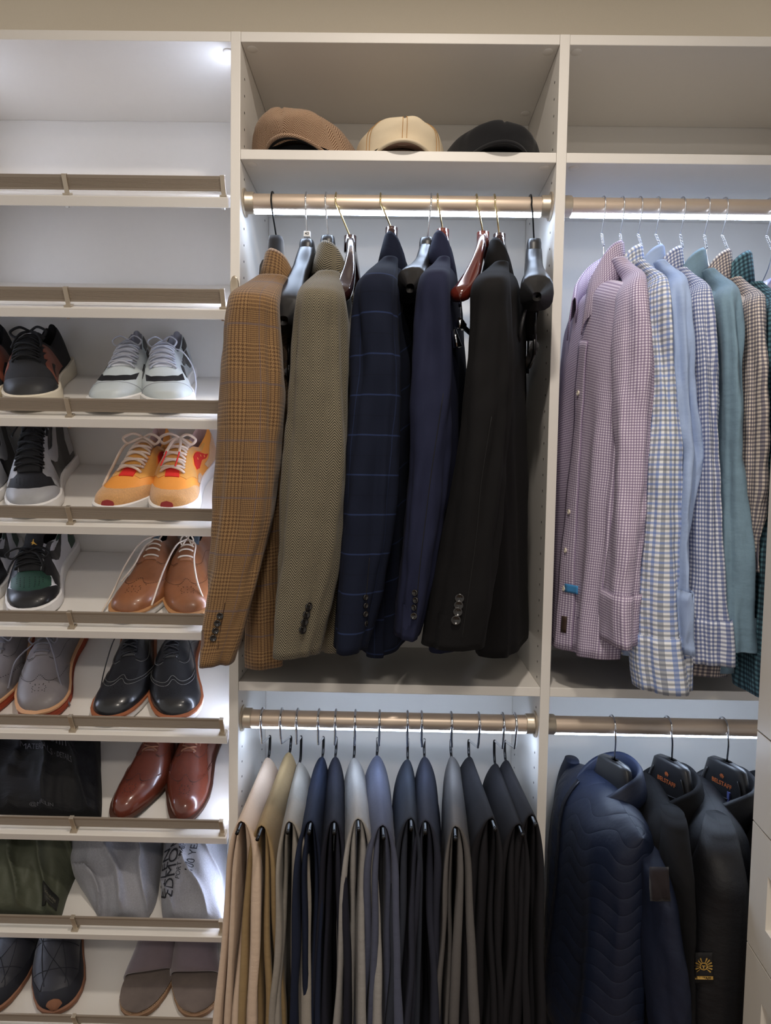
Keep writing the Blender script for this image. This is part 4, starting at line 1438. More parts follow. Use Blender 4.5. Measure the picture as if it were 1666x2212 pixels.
def wood_hanger(label, xr, neck_px, end_px, end_y, m, clip=True, short=1.0):
    N = at(neck_px[0], neck_px[1], RODY)
    x0 = at(xr, 430, RODY - 0.02).x
    E_ = at(end_px[0], end_px[1], end_y)
    U = Vector((E_.x - N.x, E_.y - N.y, 0))
    half = U.length
    U.normalize()
    V = Vector((-U.y, U.x, 0))
    t = thing('wooden_hanger', label, 'hanger', tuple(N), 'hangers on the blazer rod')
    b = MB()
    b.tube(hook_path(x0, RZU, (N.x, RODY, N.z)), 0.0017, 8)
    b.build('hook', BRASSY, t)
    drop = N.z - E_.z
    for sg in (1, -1):
        b = MB()
        rows = []
        n = 26
        for i in range(n):
            q = i / (n - 1)
            u = sg * half * q
            zc = N.z - 0.016 - (drop - 0.016) * (smoothstep(0.0, 1.0, q) * 0.4 + q * 0.6)
            vc = 0.014 * sin(pi * min(1, q * 1.0)) * 0.6
            tv = 0.0085 + 0.009 * smoothstep(0.25, 0.9, q)
            th = 0.017 - 0.004 * smoothstep(0, .3, q)
            if q > 0.92:
                f = 0.35 + 0.65 * sqrt(max(0, 1 - ((q - 0.92) / 0.08) ** 2))
                tv *= f
                th *= f
            c = Vector((N.x, RODY, zc)) + U * u + V * vc
            rows.append([c + V * (tv * math.copysign(abs(cos(w)) ** 0.65, cos(w))) + (Vector((0, 0, 1)) + U * sg * 0.35).normalized() * (th * math.copysign(abs(sin(w)) ** 0.65, sin(w))) for w in [2 * pi * k / 14 for k in range(14)]])
        o = b.quadgrid(rows, closed=True)
        b.f.append(tuple(o + (n - 1) * 14 + k for k in range(14)))
        b.uv.append(None)
        b.build('shoulder_arm', m, t)
    b = MB()
    b.tube([Vector((N.x, RODY, N.z + 0.001)), Vector((N.x, RODY, N.z - 0.03))], 0.0125, 12)
    b.build('neck', m, t)
    if clip:
        zb = E_.z - 0.042
        b = MB()
        for sg in (1, -1):
            p = Vector((N.x, RODY, zb)) + U * sg * half * 0.86
            b.tube([p + Vector((0, 0, 0.05)), p + Vector((0, 0, 0.008))], 0.0014, 7)
        b.tube([Vector((N.x, RODY, zb)) + U * half * 0.86, Vector((N.x, RODY, zb)) - U * half * 0.86], 0.0045, 10)
        for sg in (1, -1):
            p = Vector((N.x, RODY, zb)) + U * sg * half * 0.86
            b.tube([p - U * sg * 0.010, p + U * sg * 0.012], 0.009, 14)
            b.tube([p + V * -0.012 + Vector((0, 0, -0.010)), p + V * -0.004 + Vector((0, 0, -0.040))], [0.005, 0.008], 10)
        b.build('clip_bar', CHROME, t)
    return t


wide_hanger('black velvet suit hanger holding the tan plaid blazer', 586, (597, 512), (585, 600), -0.006, BLACKFLOCK, BLACKMETAL, bar=False)
wide_hanger('black plastic suit hanger with a white size 40 tag', 660, (664, 520), (612, 700), -0.15, BLACKPL, CHROME, tag40=True, plate=True, wide=1.35)
wide_hanger('black plastic suit hanger holding the herringbone blazer', 703, (709, 512), (702, 598), -0.006, BLACKPL, CHROME, bar=False)
WOOD_D = plain('dark_lacquered_wood', (40, 20, 20), rough=0.12, grain=0.3, gscale=40, coat=0.8)
WOOD_R = plain('mahogany_lacquered_wood', (84, 30, 22), rough=0.12, grain=0.3, gscale=40, coat=0.8)
wood_hanger('empty dark lacquered wooden hanger beside the herringbone blazer', 725, (757, 512), (732, 640), -0.14, WOOD_D)
wood_hanger('dark wooden hanger holding the navy windowpane blazer', 822, (846, 494), (836, 590), -0.006, WOOD_D, clip=False)
wide_hanger('empty black plastic hanger between the two navy blazers', 932, (923, 516), (886, 630), -0.13, BLACKPL, CHROME, bar=False, plate=True, wide=1.15)
wood_hanger('dark wooden hanger holding the plain navy blazer', 946, (957, 498), (950, 590), -0.006, WOOD_R, clip=False)
wood_hanger('empty mahogany wooden hanger between the navy and black blazers', 1031, (1044, 504), (988, 640), -0.14, WOOD_R)
wood_hanger('dark wooden hanger holding the black blazer', 1070, (1079, 508), (1068, 595), -0.006, WOOD_D, clip=False)
wide_hanger('empty black plastic suit hanger beside the right panel', 1149, (1154, 519), (1160, 648), -0.10, BLACKPL, BLACKMETAL, plate=True, wide=1.25)


# ------------------------------------------------------------------ hanging garments
class Garment:
    """a garment on a hanger: body between a near and a far shoulder, hung to a hem"""

    def __init__(self, name, label, cat, group, m, near, far, hem_near, hem_far, neck_z, tv=(0.020, 0.05, 0.06), front=1, seed=0, fold=0.006, mid=None, nseg=72, nlev=60, hemwave=0.006, neck_w=0.05, bulge=0.0, qr=0.05, neck_t=0.75):
        self.m, self.front, self.seed, self.fold = m, front, seed, fold
        self.near, self.far, self.hn, self.hf = near, far, hem_near, hem_far
        self.neck_z, self.tv, self.neck_w, self.bulge = neck_z, tv, neck_w, bulge
        self.mid, self.qr, self.neck_t = mid, qr, neck_t
        U, V = frame_of(near, far)
        self.U, self.V = U, V * front           # V: the way the front faces
        c = (near + far) / 2
        self.c = c
        self.half = (near - far).length / 2
        self.t = thing(name, label, cat, (c.x, c.y, min(hem_near.z, hem_far.z)), group)
        rows, uvs = [], []
        per = 2 * (2 * self.half) * 1.02
        for i in range(nlev + 1):
            q = (i / nlev) ** 1.7
            rows.append([self.P(k / nseg, q) for k in range(nseg)])
            drop = (c.z - (hem_near.z + hem_far.z) / 2) * q
            uvs.append(-drop)
        mid_ = rows[len(rows) * 2 // 3]
        acc = [0.0]
        for k in range(nseg):
            acc.append(acc[-1] + (mid_[(k + 1) % nseg] - mid_[k]).length)
        uvs = [[(acc[k], h_) for k in range(nseg + 1)] for h_ in uvs]
        # turned-up hem inside
        last = rows[-1]
        cc = sum(last, Vector()) / len(last)
        rows.append([p.lerp(cc, 0.06) + Vector((0, 0, 0.001)) for p in last])
        rows.append([p.lerp(cc, 0.07) + Vector((0, 0, 0.07)) for p in last])
        uvs += [uvs[-1], uvs[-1]]
        b = MB()
        b.quadgrid(rows, uvs, closed=True)
        self.body = b.build('body', m, self.t)

    def P(self, w, q, off=0.0):
        """body surface: w around (0 near end, .25 front, .5 far, .75 back), q down 0..1"""
        a = 2 * pi * w
        cu, sv = cos(a), sin(a)
        nr = self.near.lerp(self.hn, q)
        fr = self.far.lerp(self.hf, q)
        ctr = (nr + fr) / 2
        U = (nr - fr)
        half = U.length / 2
        U = Vector((U.x, U.y, 0)).normalized()
        V = Vector((-U.y, U.x, 0)) * self.front
        e = 0.72
        u = half * math.copysign(abs(cu) ** e, cu)
        t0, t1, t2 = self.tv
        th = t0 + (t1 - t0) * smoothstep(0, 0.22, q) + (t2 - t1) * smoothstep(0.3, 1.0, q)
        if q < self.qr:
            th *= 0.002 + 0.998 * sqrt(max(0.0, 1 - (1 - q / self.qr) ** 2))
        th *= 1 - (1 - self.neck_t) * smoothstep(0.75, 0.1, abs(u) / half) * smoothstep(0.25, 0.0, q)
        v = th * math.copysign(abs(sv) ** 0.8, sv)
        v += self.bulge * sin(pi * min(1, q * 1.3)) * (1 if sv > 0 else 0) * abs(sv)
        # ridge: the shoulder line slopes away from the neck
        rel = min(1.0, abs(u) / max(1e-6, half))
        nw = self.neck_w / half
        zr = self.neck_z + (self.near.z if u > 0 else self.far.z - 0) * 0
        zs = self.near.z if u > 0 else self.far.z
        zr = self.neck_z + (zs - self.neck_z) * max(0.0, (rel - nw) / (1 - nw)) ** 1.15
        zh = self.hn.z + (self.hf.z - self.hn.z) * (0.5 - 0.5 * u / half)
        z = zr + (zh - zr) * q
        s = self.seed
        f = self.fold * smoothstep(0.05, 0.5, q)
        d = f * (0.6 * sin(2 * pi * (w * 7 + 0.13 * s) + 2.0 * q + s) + 0.5 * sin(2 * pi * (w * 11 + 0.37 * s) - 1.5 * q) + 1.3 * (noise.noise(Vector((w * 9 + s * 3.1, q * 2.2, s * 1.7)))))
        d += 0.0025 * noise.noise(Vector((w * 26 + s, q * 11, 3.3 + s)))
        v += (d * min(1.0, abs(sv) * 2.5) * smoothstep(0.0, 0.08, q) + off) * (1 if sv >= 0 else -1)
        return Vector((ctr.x, ctr.y, 0)) + U * u + V * v + Vector((0, 0, z))

    def collar(self, pts, m=None, name='collar', solid=0.003, stand=0.03):
        """pts: (u, v, z, fall, flare) along the neck, z from the neck"""
        P = spline(pts, 40)
        rows, uvs = [], []
        L = 0.0
        prev = None
        for i, (u, v, z, fall, flare) in enumerate(P):
            c = Vector((self.c.x, self.c.y, self.neck_z + z)) + self.U * u + self.V * v
            a, b2 = P[max(i - 1, 0)], P[min(i + 1, len(P) - 1)]
            tn = (self.U * (b2[0] - a[0]) + self.V * (b2[1] - a[1]))
            nrm = Vector((tn.y, -tn.x, 0)).normalized()
            if nrm.dot(self.U * u + self.V * v) < 0:
                nrm = -nrm
            if prev is not None:
                L += (c - prev).length
            prev = c
            rows.append([c - Vector((0, 0, stand)) - nrm * 0.001, c - Vector((0, 0, stand * 0.4)) - nrm * 0.0015, c - Vector((0, 0, 0.003)), c + nrm * 0.003 + Vector((0, 0, 0.0015)), c + nrm * 0.007 - Vector((0, 0, 0.004)),
                         c + nrm * (0.007 + flare * 0.5) - Vector((0, 0, fall * 0.5)), c + nrm * (0.007 + flare) - Vector((0, 0, fall))])
            hs = [-stand, -stand * .4, 0, 0.004, 0.008, 0.008 + fall * 0.5, 0.008 + fall]
            uvs.append([(L, h) for h in hs])
        b = MB()
        b.quadgrid(rows, uvs)
        return b.build(name, m or self.m, self.t, solid=solid)

    def strip(self, w0, w1, q0, q1, m, name, off=0.002, n=50, nw=6, solid=0.0015, parent=None, wq=None):
        """a band lying on the body (a placket, a patch)"""
        rows, uvs = [], []
        for i in range(n + 1):
            q = q0 + (q1 - q0) * i / n
            sh = wq(q) if wq else 0.0
            rows.append([self.P(w0 + sh + (w1 - w0) * j / nw, q, off) for j in range(nw + 1)])
            uvs.append([((w1 - w0) * j / nw * 4 * self.half, -q * 0.75) for j in range(nw + 1)])
        b = MB()
        b.quadgrid(rows, uvs)
        return b.build(name, m, parent or self.t, solid=solid)

    def button(self, w, q, m, r=0.0055, name='button', off=0.003):
        p = self.P(w, q, off)
        p2 = self.P(w, q, off + 0.01)
        return button_at(p, p2 - p, r, m, self.t, name)


def button_at(p, nrm, r, m, parent, name='button'):
    nrm = Vector(nrm).normalized()
    M = Matrix.Translation(p) @ nrm.to_track_quat('Z', 'Y').to_matrix().to_4x4()
    b = MB()
    b.lathe([(0.0, 0.0006), (r * 0.55, 0.0008), (r * 0.72, 0.002), (r * 0.92, 0.0022), (r, 0.001), (r * 0.9, -0.0012), (0.0, -0.0015)], 18, M)
    for a in range(4):
        c = M @ Vector((r * 0.22 * (1 if a & 1 else -1), r * 0.22 * (1 if a & 2 else -1), 0.0007))
        b.disc(c, nrm, r * 0.1, 5, 0.0004)
    return b.build(name, m, parent)


class Sleeve:
    """hanging sleeve: rows (py, left px, right px) read at depth y"""

    def __init__(self, parent, rows_px, m, ys, ru=0.046, seed=0, fold=0.004, name='sleeve', cuff=None, cuff_m=None, tilt=0.0, n=72, seg=48, groove=None, top_back=0.05, top_px=60.0, sq=0.85, gather=0.0):
        self.rows = rows_px
        cen = []
        for i, (py, xl, xr) in enumerate(rows_px):
            y = (ys(py) if callable(ys) else ys) + top_back * (1 - smoothstep(0.0, 1.0, (py - rows_px[0][0]) / top_px))
            a, b2 = at(xl, py, y), at(xr, py, y)
            cen.append(((a.x + b2.x) / 2, y, (a.z + b2.z) / 2, (b2.x - a.x) / 2, py))
        S = spline(cen, n)
        self.S = S
        self.ru = ru
        top = S[0][2]
        rows, uvs = [], []
        W2 = max(c[3] for c in cen) * 2.6
        ln = 0.0
        for i, (x, y, z, rv, py) in enumerate(S):
            d = top - z
            rr = ru * (0.5 + 0.5 * smoothstep(0.0, 0.07, d))
            yy = y
            row = []
            for k in range(seg):
                a = 2 * pi * k / seg
                cx, sy = cos(a), sin(a)
                amp = fold * smoothstep(0.02, 0.2, d)
                f = 1 + amp / rv * (sin(3 * a + seed + 9 * d) * 0.5 + 0.8 * noise.noise(Vector((cx * 1.4 + seed, sy * 1.4, d * 7 + seed))) + 0.35 * noise.noise(Vector((cx * 3 + seed, sy * 3, d * 24))))
                if groove:
                    for ga, gd, gw in groove:
                        da = (a - ga - 0.5 * noise.noise(Vector((d * 3, seed, ga)))) / gw
                        f -= gd / ru * math.exp(-da * da) * smoothstep(0.03, 0.15, d) * (0.6 + 0.8 * noise.noise(Vector((d * 4 + seed, ga, 2.0))) + 0.2)
                px_ = rv * math.copysign(abs(cx) ** sq, cx) * f
                py_ = rr * math.copysign(abs(sy) ** sq, sy) * f
                row.append(Vector((x + px_, yy - py_, z + tilt * px_)))
            rows.append(row)
            if i:
                ln += abs(S[i - 1][2] - z)
            uvs.append(-ln)
        mid_ = rows[len(rows) // 2]
        acc = [0.0]
        for k in range(seg):
            acc.append(acc[-1] + (mid_[(k + 1) % seg] - mid_[k]).length)
        uvs = [[(acc[k] + 0.013 * seed, h_) for k in range(seg + 1)] for h_ in uvs]
        self.ring = [list(r) for r in rows]
        last = rows[-1]
        cc = sum(last, Vector()) / len(last)
        rows.append([p.lerp(cc, 0.07) + Vector((0, 0, 0.0005)) for p in last])
        rows.append([p.lerp(cc, 0.12) + Vector((0, 0, 0.06)) for p in last])
        uvs += [uvs[-1]] * 2
        b = MB()
        o = b.quadgrid(rows, uvs, closed=True)
        b.f.append(tuple(o + k for k in reversed(range(seg))))
        b.uv.append([(uvs[0][k][0], 0) for k in reversed(range(seg))])
        self.ob = b.build(name, m, parent)
        if cuff:
            # a band round the end of the sleeve
            r2, u2 = [], []
            i0 = int((1 - cuff) * (n - 1))
            for i in range(i0, n):
                x, y, z, rv, py = S[i]
                cx0 = sum(rows[i], Vector()) / seg
                r2.append([cx0 + (p - cx0) * (1.0 + 0.0035 / rv) for p in rows[i]])
                u2.append([(v_ * 1.0, u_) for u_, v_ in [(uvs[i][k][0], uvs[i][k][1]) for k in range(seg + 1)]])
            r2.insert(0, [cx0 + (p - cx0) * 0.96 for p in r2[0]])
            u2.insert(0, u2[0])
            r2.append([p.lerp(cc, 0.05) + Vector((0, 0, 0.001)) for p in r2[-1]])
            u2.append(u2[-1])
            b = MB()
            b.quadgrid(r2, u2, closed=True)
            b.build('cuff', cuff_m or m, self.ob)

    def front(self, px, py, off=0.002):
        """point and normal on the camera side of the sleeve"""
        i = min(range(len(self.S)), key=lambda k: abs(self.S[k][4] - py))
        ring = self.ring[i]
        half = len(ring) // 2
        fr = sorted([ring[k] for k in range(0, half + 1)], key=lambda p: p.x)
        y = self.S[i][1] - self.ru
        for _ in range(4):
            x = at(px, py, y).x
            x = max(fr[0].x + 1e-4, min(fr[-1].x - 1e-4, x))
            for a, b2 in zip(fr, fr[1:]):
                if a.x <= x <= b2.x:
                    y = a.y + (b2.y - a.y) * (x - a.x) / max(1e-6, b2.x - a.x)
                    t = b2 - a
                    break
        n = Vector((t.y, -t.x, 0)).normalized()
        if n.y > 0:
            n = -n
        p = at(px, py, y) + n * off
        return p, n

    def seam(self, pts, m, r=0.0007, off=0.0004, name='seam'):
        b = MB()
        b.tube([self.front(x, y, off)[0] for x, y in spline(pts, 24)], r, 5)
        return b.build(name, m, self.ob)


BTN_D = plain('dark_horn_button', (26, 24, 24), rough=0.22, coat=0.4)


def blazer(label, m, collar_px, rows_px, ys, hem_near_px, hem_y, tv, seed, buttons, btn_m=None, collar_m=None, far_len=0.40, hem_dx=0.0, fold=0.006, cw=1.0, cs=0.0, vent=None, top_py=None, tilt=0.0, ru=0.05, sh=(4, 0.0)):
    N = at(collar_px[0], collar_px[1], RODY)
    r = rows_px[sh[0]]
    S = at((r[1] + r[2]) / 2, r[0], ys)
    S = Vector((S.x, S.y + 0.012, S.z))
    U = Vector((S.x - N.x, S.y - N.y, 0))
    far = Vector((N.x, RODY, 0)) - U * 1.0
    far.z = S.z + 0.012
    shoulder_z = at((rows_px[2][1] + rows_px[2][2]) / 2, rows_px[2][0], ys + 0.02).z - 0.010
    near = Vector((S.x, S.y, shoulder_z))
    far.z = shoulder_z
    H = at(hem_near_px[0], hem_near_px[1], hem_y)
    hn = Vector((H.x, hem_y, H.z))
    Un = Vector((near.x - far.x, near.y - far.y, 0)).normalized()
    hf = hn - Un * far_len + Vector((hem_dx, 0, 0.0))
    hf.z = hn.z + 0.01
    g = Garment('blazer', label, 'blazer', 'blazers on the upper rod', m, near, far, hn, hf, N.z - 0.056, tv=(tv[1] * 0.98, tv[1], tv[2]), front=1, seed=seed, fold=fold, neck_t=0.80, neck_w=0.04)
    g.c = g.c + Vector((cs, 0, 0))
    g.collar([(u, v * cw, z + 0.034, f + 0.008, fl) for u, v, z, f, fl in
              [(0.040, 0.042, -0.085, 0.030, 0.004), (0.052, 0.030, -0.040, 0.042, 0.006), (0.060, 0.012, 0.000, 0.050, 0.010), (0.054, -0.012, 0.018, 0.054, 0.014), (0.022, -0.026, 0.022, 0.050, 0.012), (-0.022, -0.026, 0.022, 0.050, 0.010), (-0.050, -0.014, 0.018, 0.046, 0.008), (-0.056, 0.010, 0.0, 0.046, 0.008), (-0.048, 0.036, -0.055, 0.04, 0.006)]],
             collar_m, stand=0.035, solid=0.004)
    sl = Sleeve(g.t, rows_px, m, ys, ru=ru, seed=seed, tilt=tilt, top_back=0.10, top_px=62.0, fold=0.0065, groove=[(1.35 + 0.25 * sin(seed * 2.1), 0.010, 0.28), (2.5, 0.006, 0.2), (0.5, 0.006, 0.2)])
    for (bx, by, br) in buttons:
        p, nr = sl.front(bx, by)
        button_at(p, nr, br, btn_m or BTN_D, sl.ob, 'cuff_button')
    return g, sl


PLAID = glen_plaid('tan_glen_plaid_wool', (148, 117, 80), (76, 54, 37), (84, 84, 100), p=0.0032)
HERR = herringbone('grey_herringbone_tweed', (29, 28, 26), (142, 132, 110), colw=0.0095, per=0.0046)
NAVYW = windowpane('navy_windowpane_wool', (15, 21, 38), (56, 74, 122), 0.075, 0.066, lw=0.0016, soft=0.3)
NAVY = fabric('navy_worsted', (25, 29, 52), sheen=0.0, grain=0.15)
BLACKW = fabric('black_worsted', (10, 9, 11), sheen=0.0, grain=0.15)

_, jt = blazer('tan glen plaid wool blazer nearest the shoe shelves', PLAID, (603, 556), [(600, 556, 622), (618, 530, 614), (640, 502, 606), (662, 493, 603), (720, 483, 606), (820, 477, 610), (920, 473, 609), (1020, 468, 603), (1120, 464, 592), (1200, 459, 574), (1280, 453, 552), (1350, 447, 530), (1425, 441, 502)],
       -0.17, (556, 1448), -0.10, (0.02, 0.052, 0.046), 1, [(476, 1330, 0.0058), (470, 1346, 0.0058), (465, 1362, 0.0058), (460, 1378, 0.0058)], hem_dx=0.02, tilt=0.0, cs=0.012)
blazer('black and cream herringbone tweed blazer', HERR, (716, 540), [(592, 684, 736), (610, 664, 740), (630, 648, 744), (655, 640, 747), (720, 633, 752), (820, 627, 757), (920, 621, 757), (1020, 614, 753), (1120, 608, 746), (1220, 601, 735), (1310, 593, 716), (1408, 588, 690)],
       -0.17, (716, 1412), -0.10, (0.02, 0.050, 0.045), 2, [(665, 1310, 0.0078), (660, 1327, 0.0078), (656, 1343, 0.0078), (652, 1359, 0.0078)], hem_dx=0.01, cw=0.9, cs=0.006)
_, jn = blazer('dark navy windowpane check blazer', NAVYW, (852, 520), [(562, 826, 860), (580, 806, 860), (600, 786, 860), (625, 768, 860), (690, 764, 862), (800, 762, 866), (900, 757, 864), (1000, 749, 858), (1100, 742, 850), (1200, 733, 838), (1300, 724, 822), (1396, 718, 796)],
       -0.17, (808, 1422), -0.09, (0.02, 0.045, 0.040), 3, [(788, 1290, 0.005), (788, 1308, 0.005), (788, 1326, 0.005), (788, 1346, 0.0055)], hem_dx=0.02, cw=0.6, cs=0.008)
_, jp = blazer('plain navy blazer between two empty hangers', NAVY, (961, 518), [(562, 944, 972), (577, 931, 973), (593, 914, 973), (615, 904, 973), (690, 896, 974), (800, 893, 975), (900, 889, 974), (1000, 884, 970), (1100, 876, 960), (1200, 867, 946), (1290, 859, 927), (1370, 854, 906)],
       -0.17, (945, 1412), -0.05, (0.018, 0.035, 0.038), 4, [(898, 1280, 0.0055), (900, 1296, 0.0055), (897, 1312, 0.0055), (895, 1330, 0.0058)], far_len=0.40, hem_dx=0.03, cw=0.55, cs=0.002)
_, jb = blazer('black blazer with four dark cuff buttons', BLACKW, (1087, 532), [(572, 1064, 1098), (587, 1047, 1099), (603, 1028, 1100), (628, 1017, 1100), (690, 1014, 1100), (800, 1004, 1101), (900, 993, 1099), (1000, 980, 1093), (1100, 966, 1086), (1200, 948, 1078), (1300, 927, 1066), (1390, 912, 1050)],
       -0.17, (1062, 1422), -0.08, (0.02, 0.045, 0.05), 5, [(993, 1292, 0.008), (991, 1307, 0.008), (989, 1321, 0.008), (985, 1339, 0.0085)], hem_dx=0.005, cw=0.62, cs=0.0)

SEAMD = plain('seam_shadow', (8, 8, 10), rough=0.9)
jb.seam([(1062, 900), (1040, 1040), (1030, 1150), (1014, 1270), (997, 1386)], SEAMD)
jp.seam([(958, 850), (935, 1000), (916, 1150), (904, 1260), (897, 1366)], SEAMD)
jn.seam([(798, 1205), (791, 1300), (792, 1392)], SEAMD)
jt.seam([(486, 1302), (478, 1350), (468, 1418)], plain('plaid_seam', (60, 38, 22), rough=0.9))

# ------------------------------------------------------------------ dress shirts on wire hangers
SH_GROUP = 'dress shirts on wire hangers'


def wire_hanger(label, xr, neck_px, rodz=RZU, span=0.19, drop=0.085, depth_x=0.0):
    N = at(neck_px[0], neck_px[1], RODY)
    x0 = at(xr, 440, RODY - 0.02).x
    t = thing('wire_hanger', label, 'hanger', tuple(N), 'wire hangers on the shirt rod')
    top = Vector((x0, RODY, rodz - 0.052))
    b = MB()
    b.tube(hook_path(x0, rodz, (top.x, RODY, top.z), r=0.0195), 0.0012, 7)
    # twisted neck: two strands winding round each other
    for ph in (0, pi):
        pts = []
        for i in range(40):
            q = i / 39
            c = top.lerp(N, q)
            a = ph + q * 2 * pi * 4.2
            pts.append(c + Vector((0.0017 * cos(a), 0.0017 * sin(a), 0)))
        b.tube(pts, 0.0012, 6)
    b.build('hook', WIRE, t)
    b = MB()
    for sg in (1, -1):
        q = [(N.x, RODY, N.z), (N.x, RODY - sg * 0.004, N.z - 0.022), (N.x, RODY - sg * 0.02, N.z - 0.045), (N.x, RODY - sg * 0.08, N.z - 0.100), (N.x, RODY - sg * span * .85, N.z - 0.155), (N.x, RODY - sg * (span * .85 - 0.01), N.z - 0.165)]
        b.tube([Vector(p) for p in spline(q, 40)], 0.0012, 6)
    b.tube([(N.x, RODY - span * .85 + 0.01, N.z - 0.165), (N.x, RODY + span * .85 - 0.01, N.z - 0.165)], 0.0012, 6)
    b.build('arms', WIRE, t)
    return t


SHIRT_COLLAR = [(0.034, 0.044, -0.082, 0.082, 0.010), (0.050, 0.036, -0.052, 0.080, 0.014), (0.056, 0.014, -0.016, 0.066, 0.014), (0.042, -0.016, 0.004, 0.052, 0.008), (0.0, -0.026, 0.008, 0.045, 0.006), (-0.042, -0.016, 0.004, 0.048, 0.006),
                (-0.056, 0.014, -0.012, 0.055, 0.008), (-0.050, 0.042, -0.045, 0.065, 0.010), (-0.030, 0.055, -0.085, 0.075, 0.008)]
BTN_W = plain('pearl_button', (224, 216, 200), rough=0.25, coat=0.4)


def shirt(label, m, neck_px, rows_px, hem_near, hem_far, far_px, seed, tv=(0.04, 0.045, 0.05), ys=-0.16, cuff=0.1, cuff_m=None, collar_top=None, cv=0.85, placket=None, fold=0.008, ru=0.042, far_y=0.235, collar_m=None):
    N = at(neck_px[0], neck_px[1], RODY)
    r0 = rows_px[0]
    r = rows_px[1]
    rows_px = [(r0[0] - 38, r0[1] - 32, r0[2] - 34), (r0[0] - 19, r0[1] - 18, r0[2] - 15)] + rows_px
    S = at((r[1] + r[2]) / 2, r0[0], ys + 0.02)
    near = Vector((S.x, ys + 0.012, S.z - 0.016))
    Fp = at(far_px[0], far_px[1], far_y)
    far = Vector((Fp.x, far_y, near.z))
    a, b2 = at(hem_near[0], hem_near[1], -0.13), at(hem_far[0], hem_far[1], 0.22)
    g = Garment('dress_shirt', label, 'shirt', SH_GROUP, m, near, far, a, b2, N.z - 0.070, tv=tv, front=-1, seed=seed, fold=fold, neck_t=0.85, neck_w=0.045)
    g.c = Vector((N.x, RODY, 0))
    g.collar([(u, v * cv, z + 0.068, f + 0.010, fl) for u, v, z, f, fl in SHIRT_COLLAR], collar_m or m, stand=0.05, solid=0.002)
    sl = Sleeve(g.t, rows_px, m, ys, ru=ru, seed=seed + 10, cuff=cuff, cuff_m=cuff_m, fold=0.0065, top_back=0.13, top_px=88.0, groove=[(1.2 + 0.4 * sin(seed), 0.008, 0.3), (2.3, 0.007, 0.22)])
    return g, sl


LAV = gingham('lavender_gingham', (222, 214, 230), (106, 82, 122), 0.0047)
BLUGR = gingham('blue_grey_gingham', (228, 231, 236), (90, 124, 192), 0.0082, cb=(98, 106, 124))
SKY = fabric('sky_blue_poplin', (158, 178, 214), grain=0.06, sheen=0.05, wrinkle=0.4)
NAVYST = gingham('navy_white_gingham', (222, 226, 236), (44, 70, 134), 0.0072)
TEAL = fabric('teal_chambray', (120, 147, 165), grain=0.25, sheen=0.1, weave=1400, wrinkle=0.5)
NAVCR = gingham('navy_cream_gingham', (226, 214, 202), (30, 36, 78), 0.0066)
DARKG = gingham('dark_teal_gingham', (96, 138, 152), (16, 20, 38), 0.0088)
WPLAID = gingham('white_lilac_plaid', (226, 224, 228), (140, 140, 190), 0.018)

wire_hanger('wire hanger of the lavender gingham shirt', 1309, (1304, 532))
wire_hanger('wire hanger of the blue and grey gingham shirt', 1350, (1343, 532))
wire_hanger('wire hanger of the plain sky blue shirt', 1389, (1387, 533))
wire_hanger('wire hanger of the navy and white gingham shirt', 1428, (1428, 533))
wire_hanger('wire hanger of the teal chambray shirt', 1482, (1475, 535))
wire_hanger('wire hanger of the navy and cream gingham shirt', 1535, (1527, 537))
wire_hanger('wire hanger of the dark teal gingham shirt', 1574, (1573, 540))
wire_hanger('wire hanger of the white plaid shirt at the right picture edge', 1672, (1668, 540))

g1, s1 = shirt('lavender gingham dress shirt with white buttons down its front', LAV, (1308, 540), [(600, 1352, 1384), (632, 1340, 1393), (720, 1336, 1400), (820, 1332, 1403), (920, 1328, 1398), (1000, 1328, 1391), (1100, 1325, 1383), (1200, 1318, 1374), (1300, 1307, 1367), (1388, 1309, 1366)],
               (1312, 1425), (1192, 1368), (1236, 680), 11, tv=(0.035, 0.042, 0.045))
# front placket, buttons, blue clip and little brown tag
pk = g1.strip(0.196, 0.240, 0.16, 0.995, LAV, 'placket', off=0.003, wq=lambda q: -0.012 * q)
for q in (0.30, 0.62, 0.725, 0.83):
    g1.button(0.218 - 0.012 * q, q, BTN_W, 0.0052, off=0.0045)
lab = g1.strip(0.17, 0.205, 0.815, 0.838, plain('blue_ribbon', (70, 146, 206), rough=0.6), 'ribbon_tag', off=0.006, n=4, nw=4, solid=0.001)
g1.strip(0.196, 0.207, 0.905, 0.95, plain('brown_tag', (52, 34, 22), rough=0.7), 'hem_tag', off=0.006, n=4, nw=2, solid=0.001)
# collar button and inner label
p = at(1302, 672, RODY - 0.066)
button_at(p, Vector((-0.55, -0.8, 0.0)), 0.0055, BTN_W, g1.t, 'collar_button')
lp = Vector((g1.c.x - 0.001, RODY + 0.02, g1.neck_z + 0.012))
one_box('neck_label', lp + Vector((-0.004, -0.016, -0.012)), lp + Vector((-0.003, 0.016, 0.012)), plain('dark_label', (54, 48, 46), rough=0.7), g1.t, bevel=0)

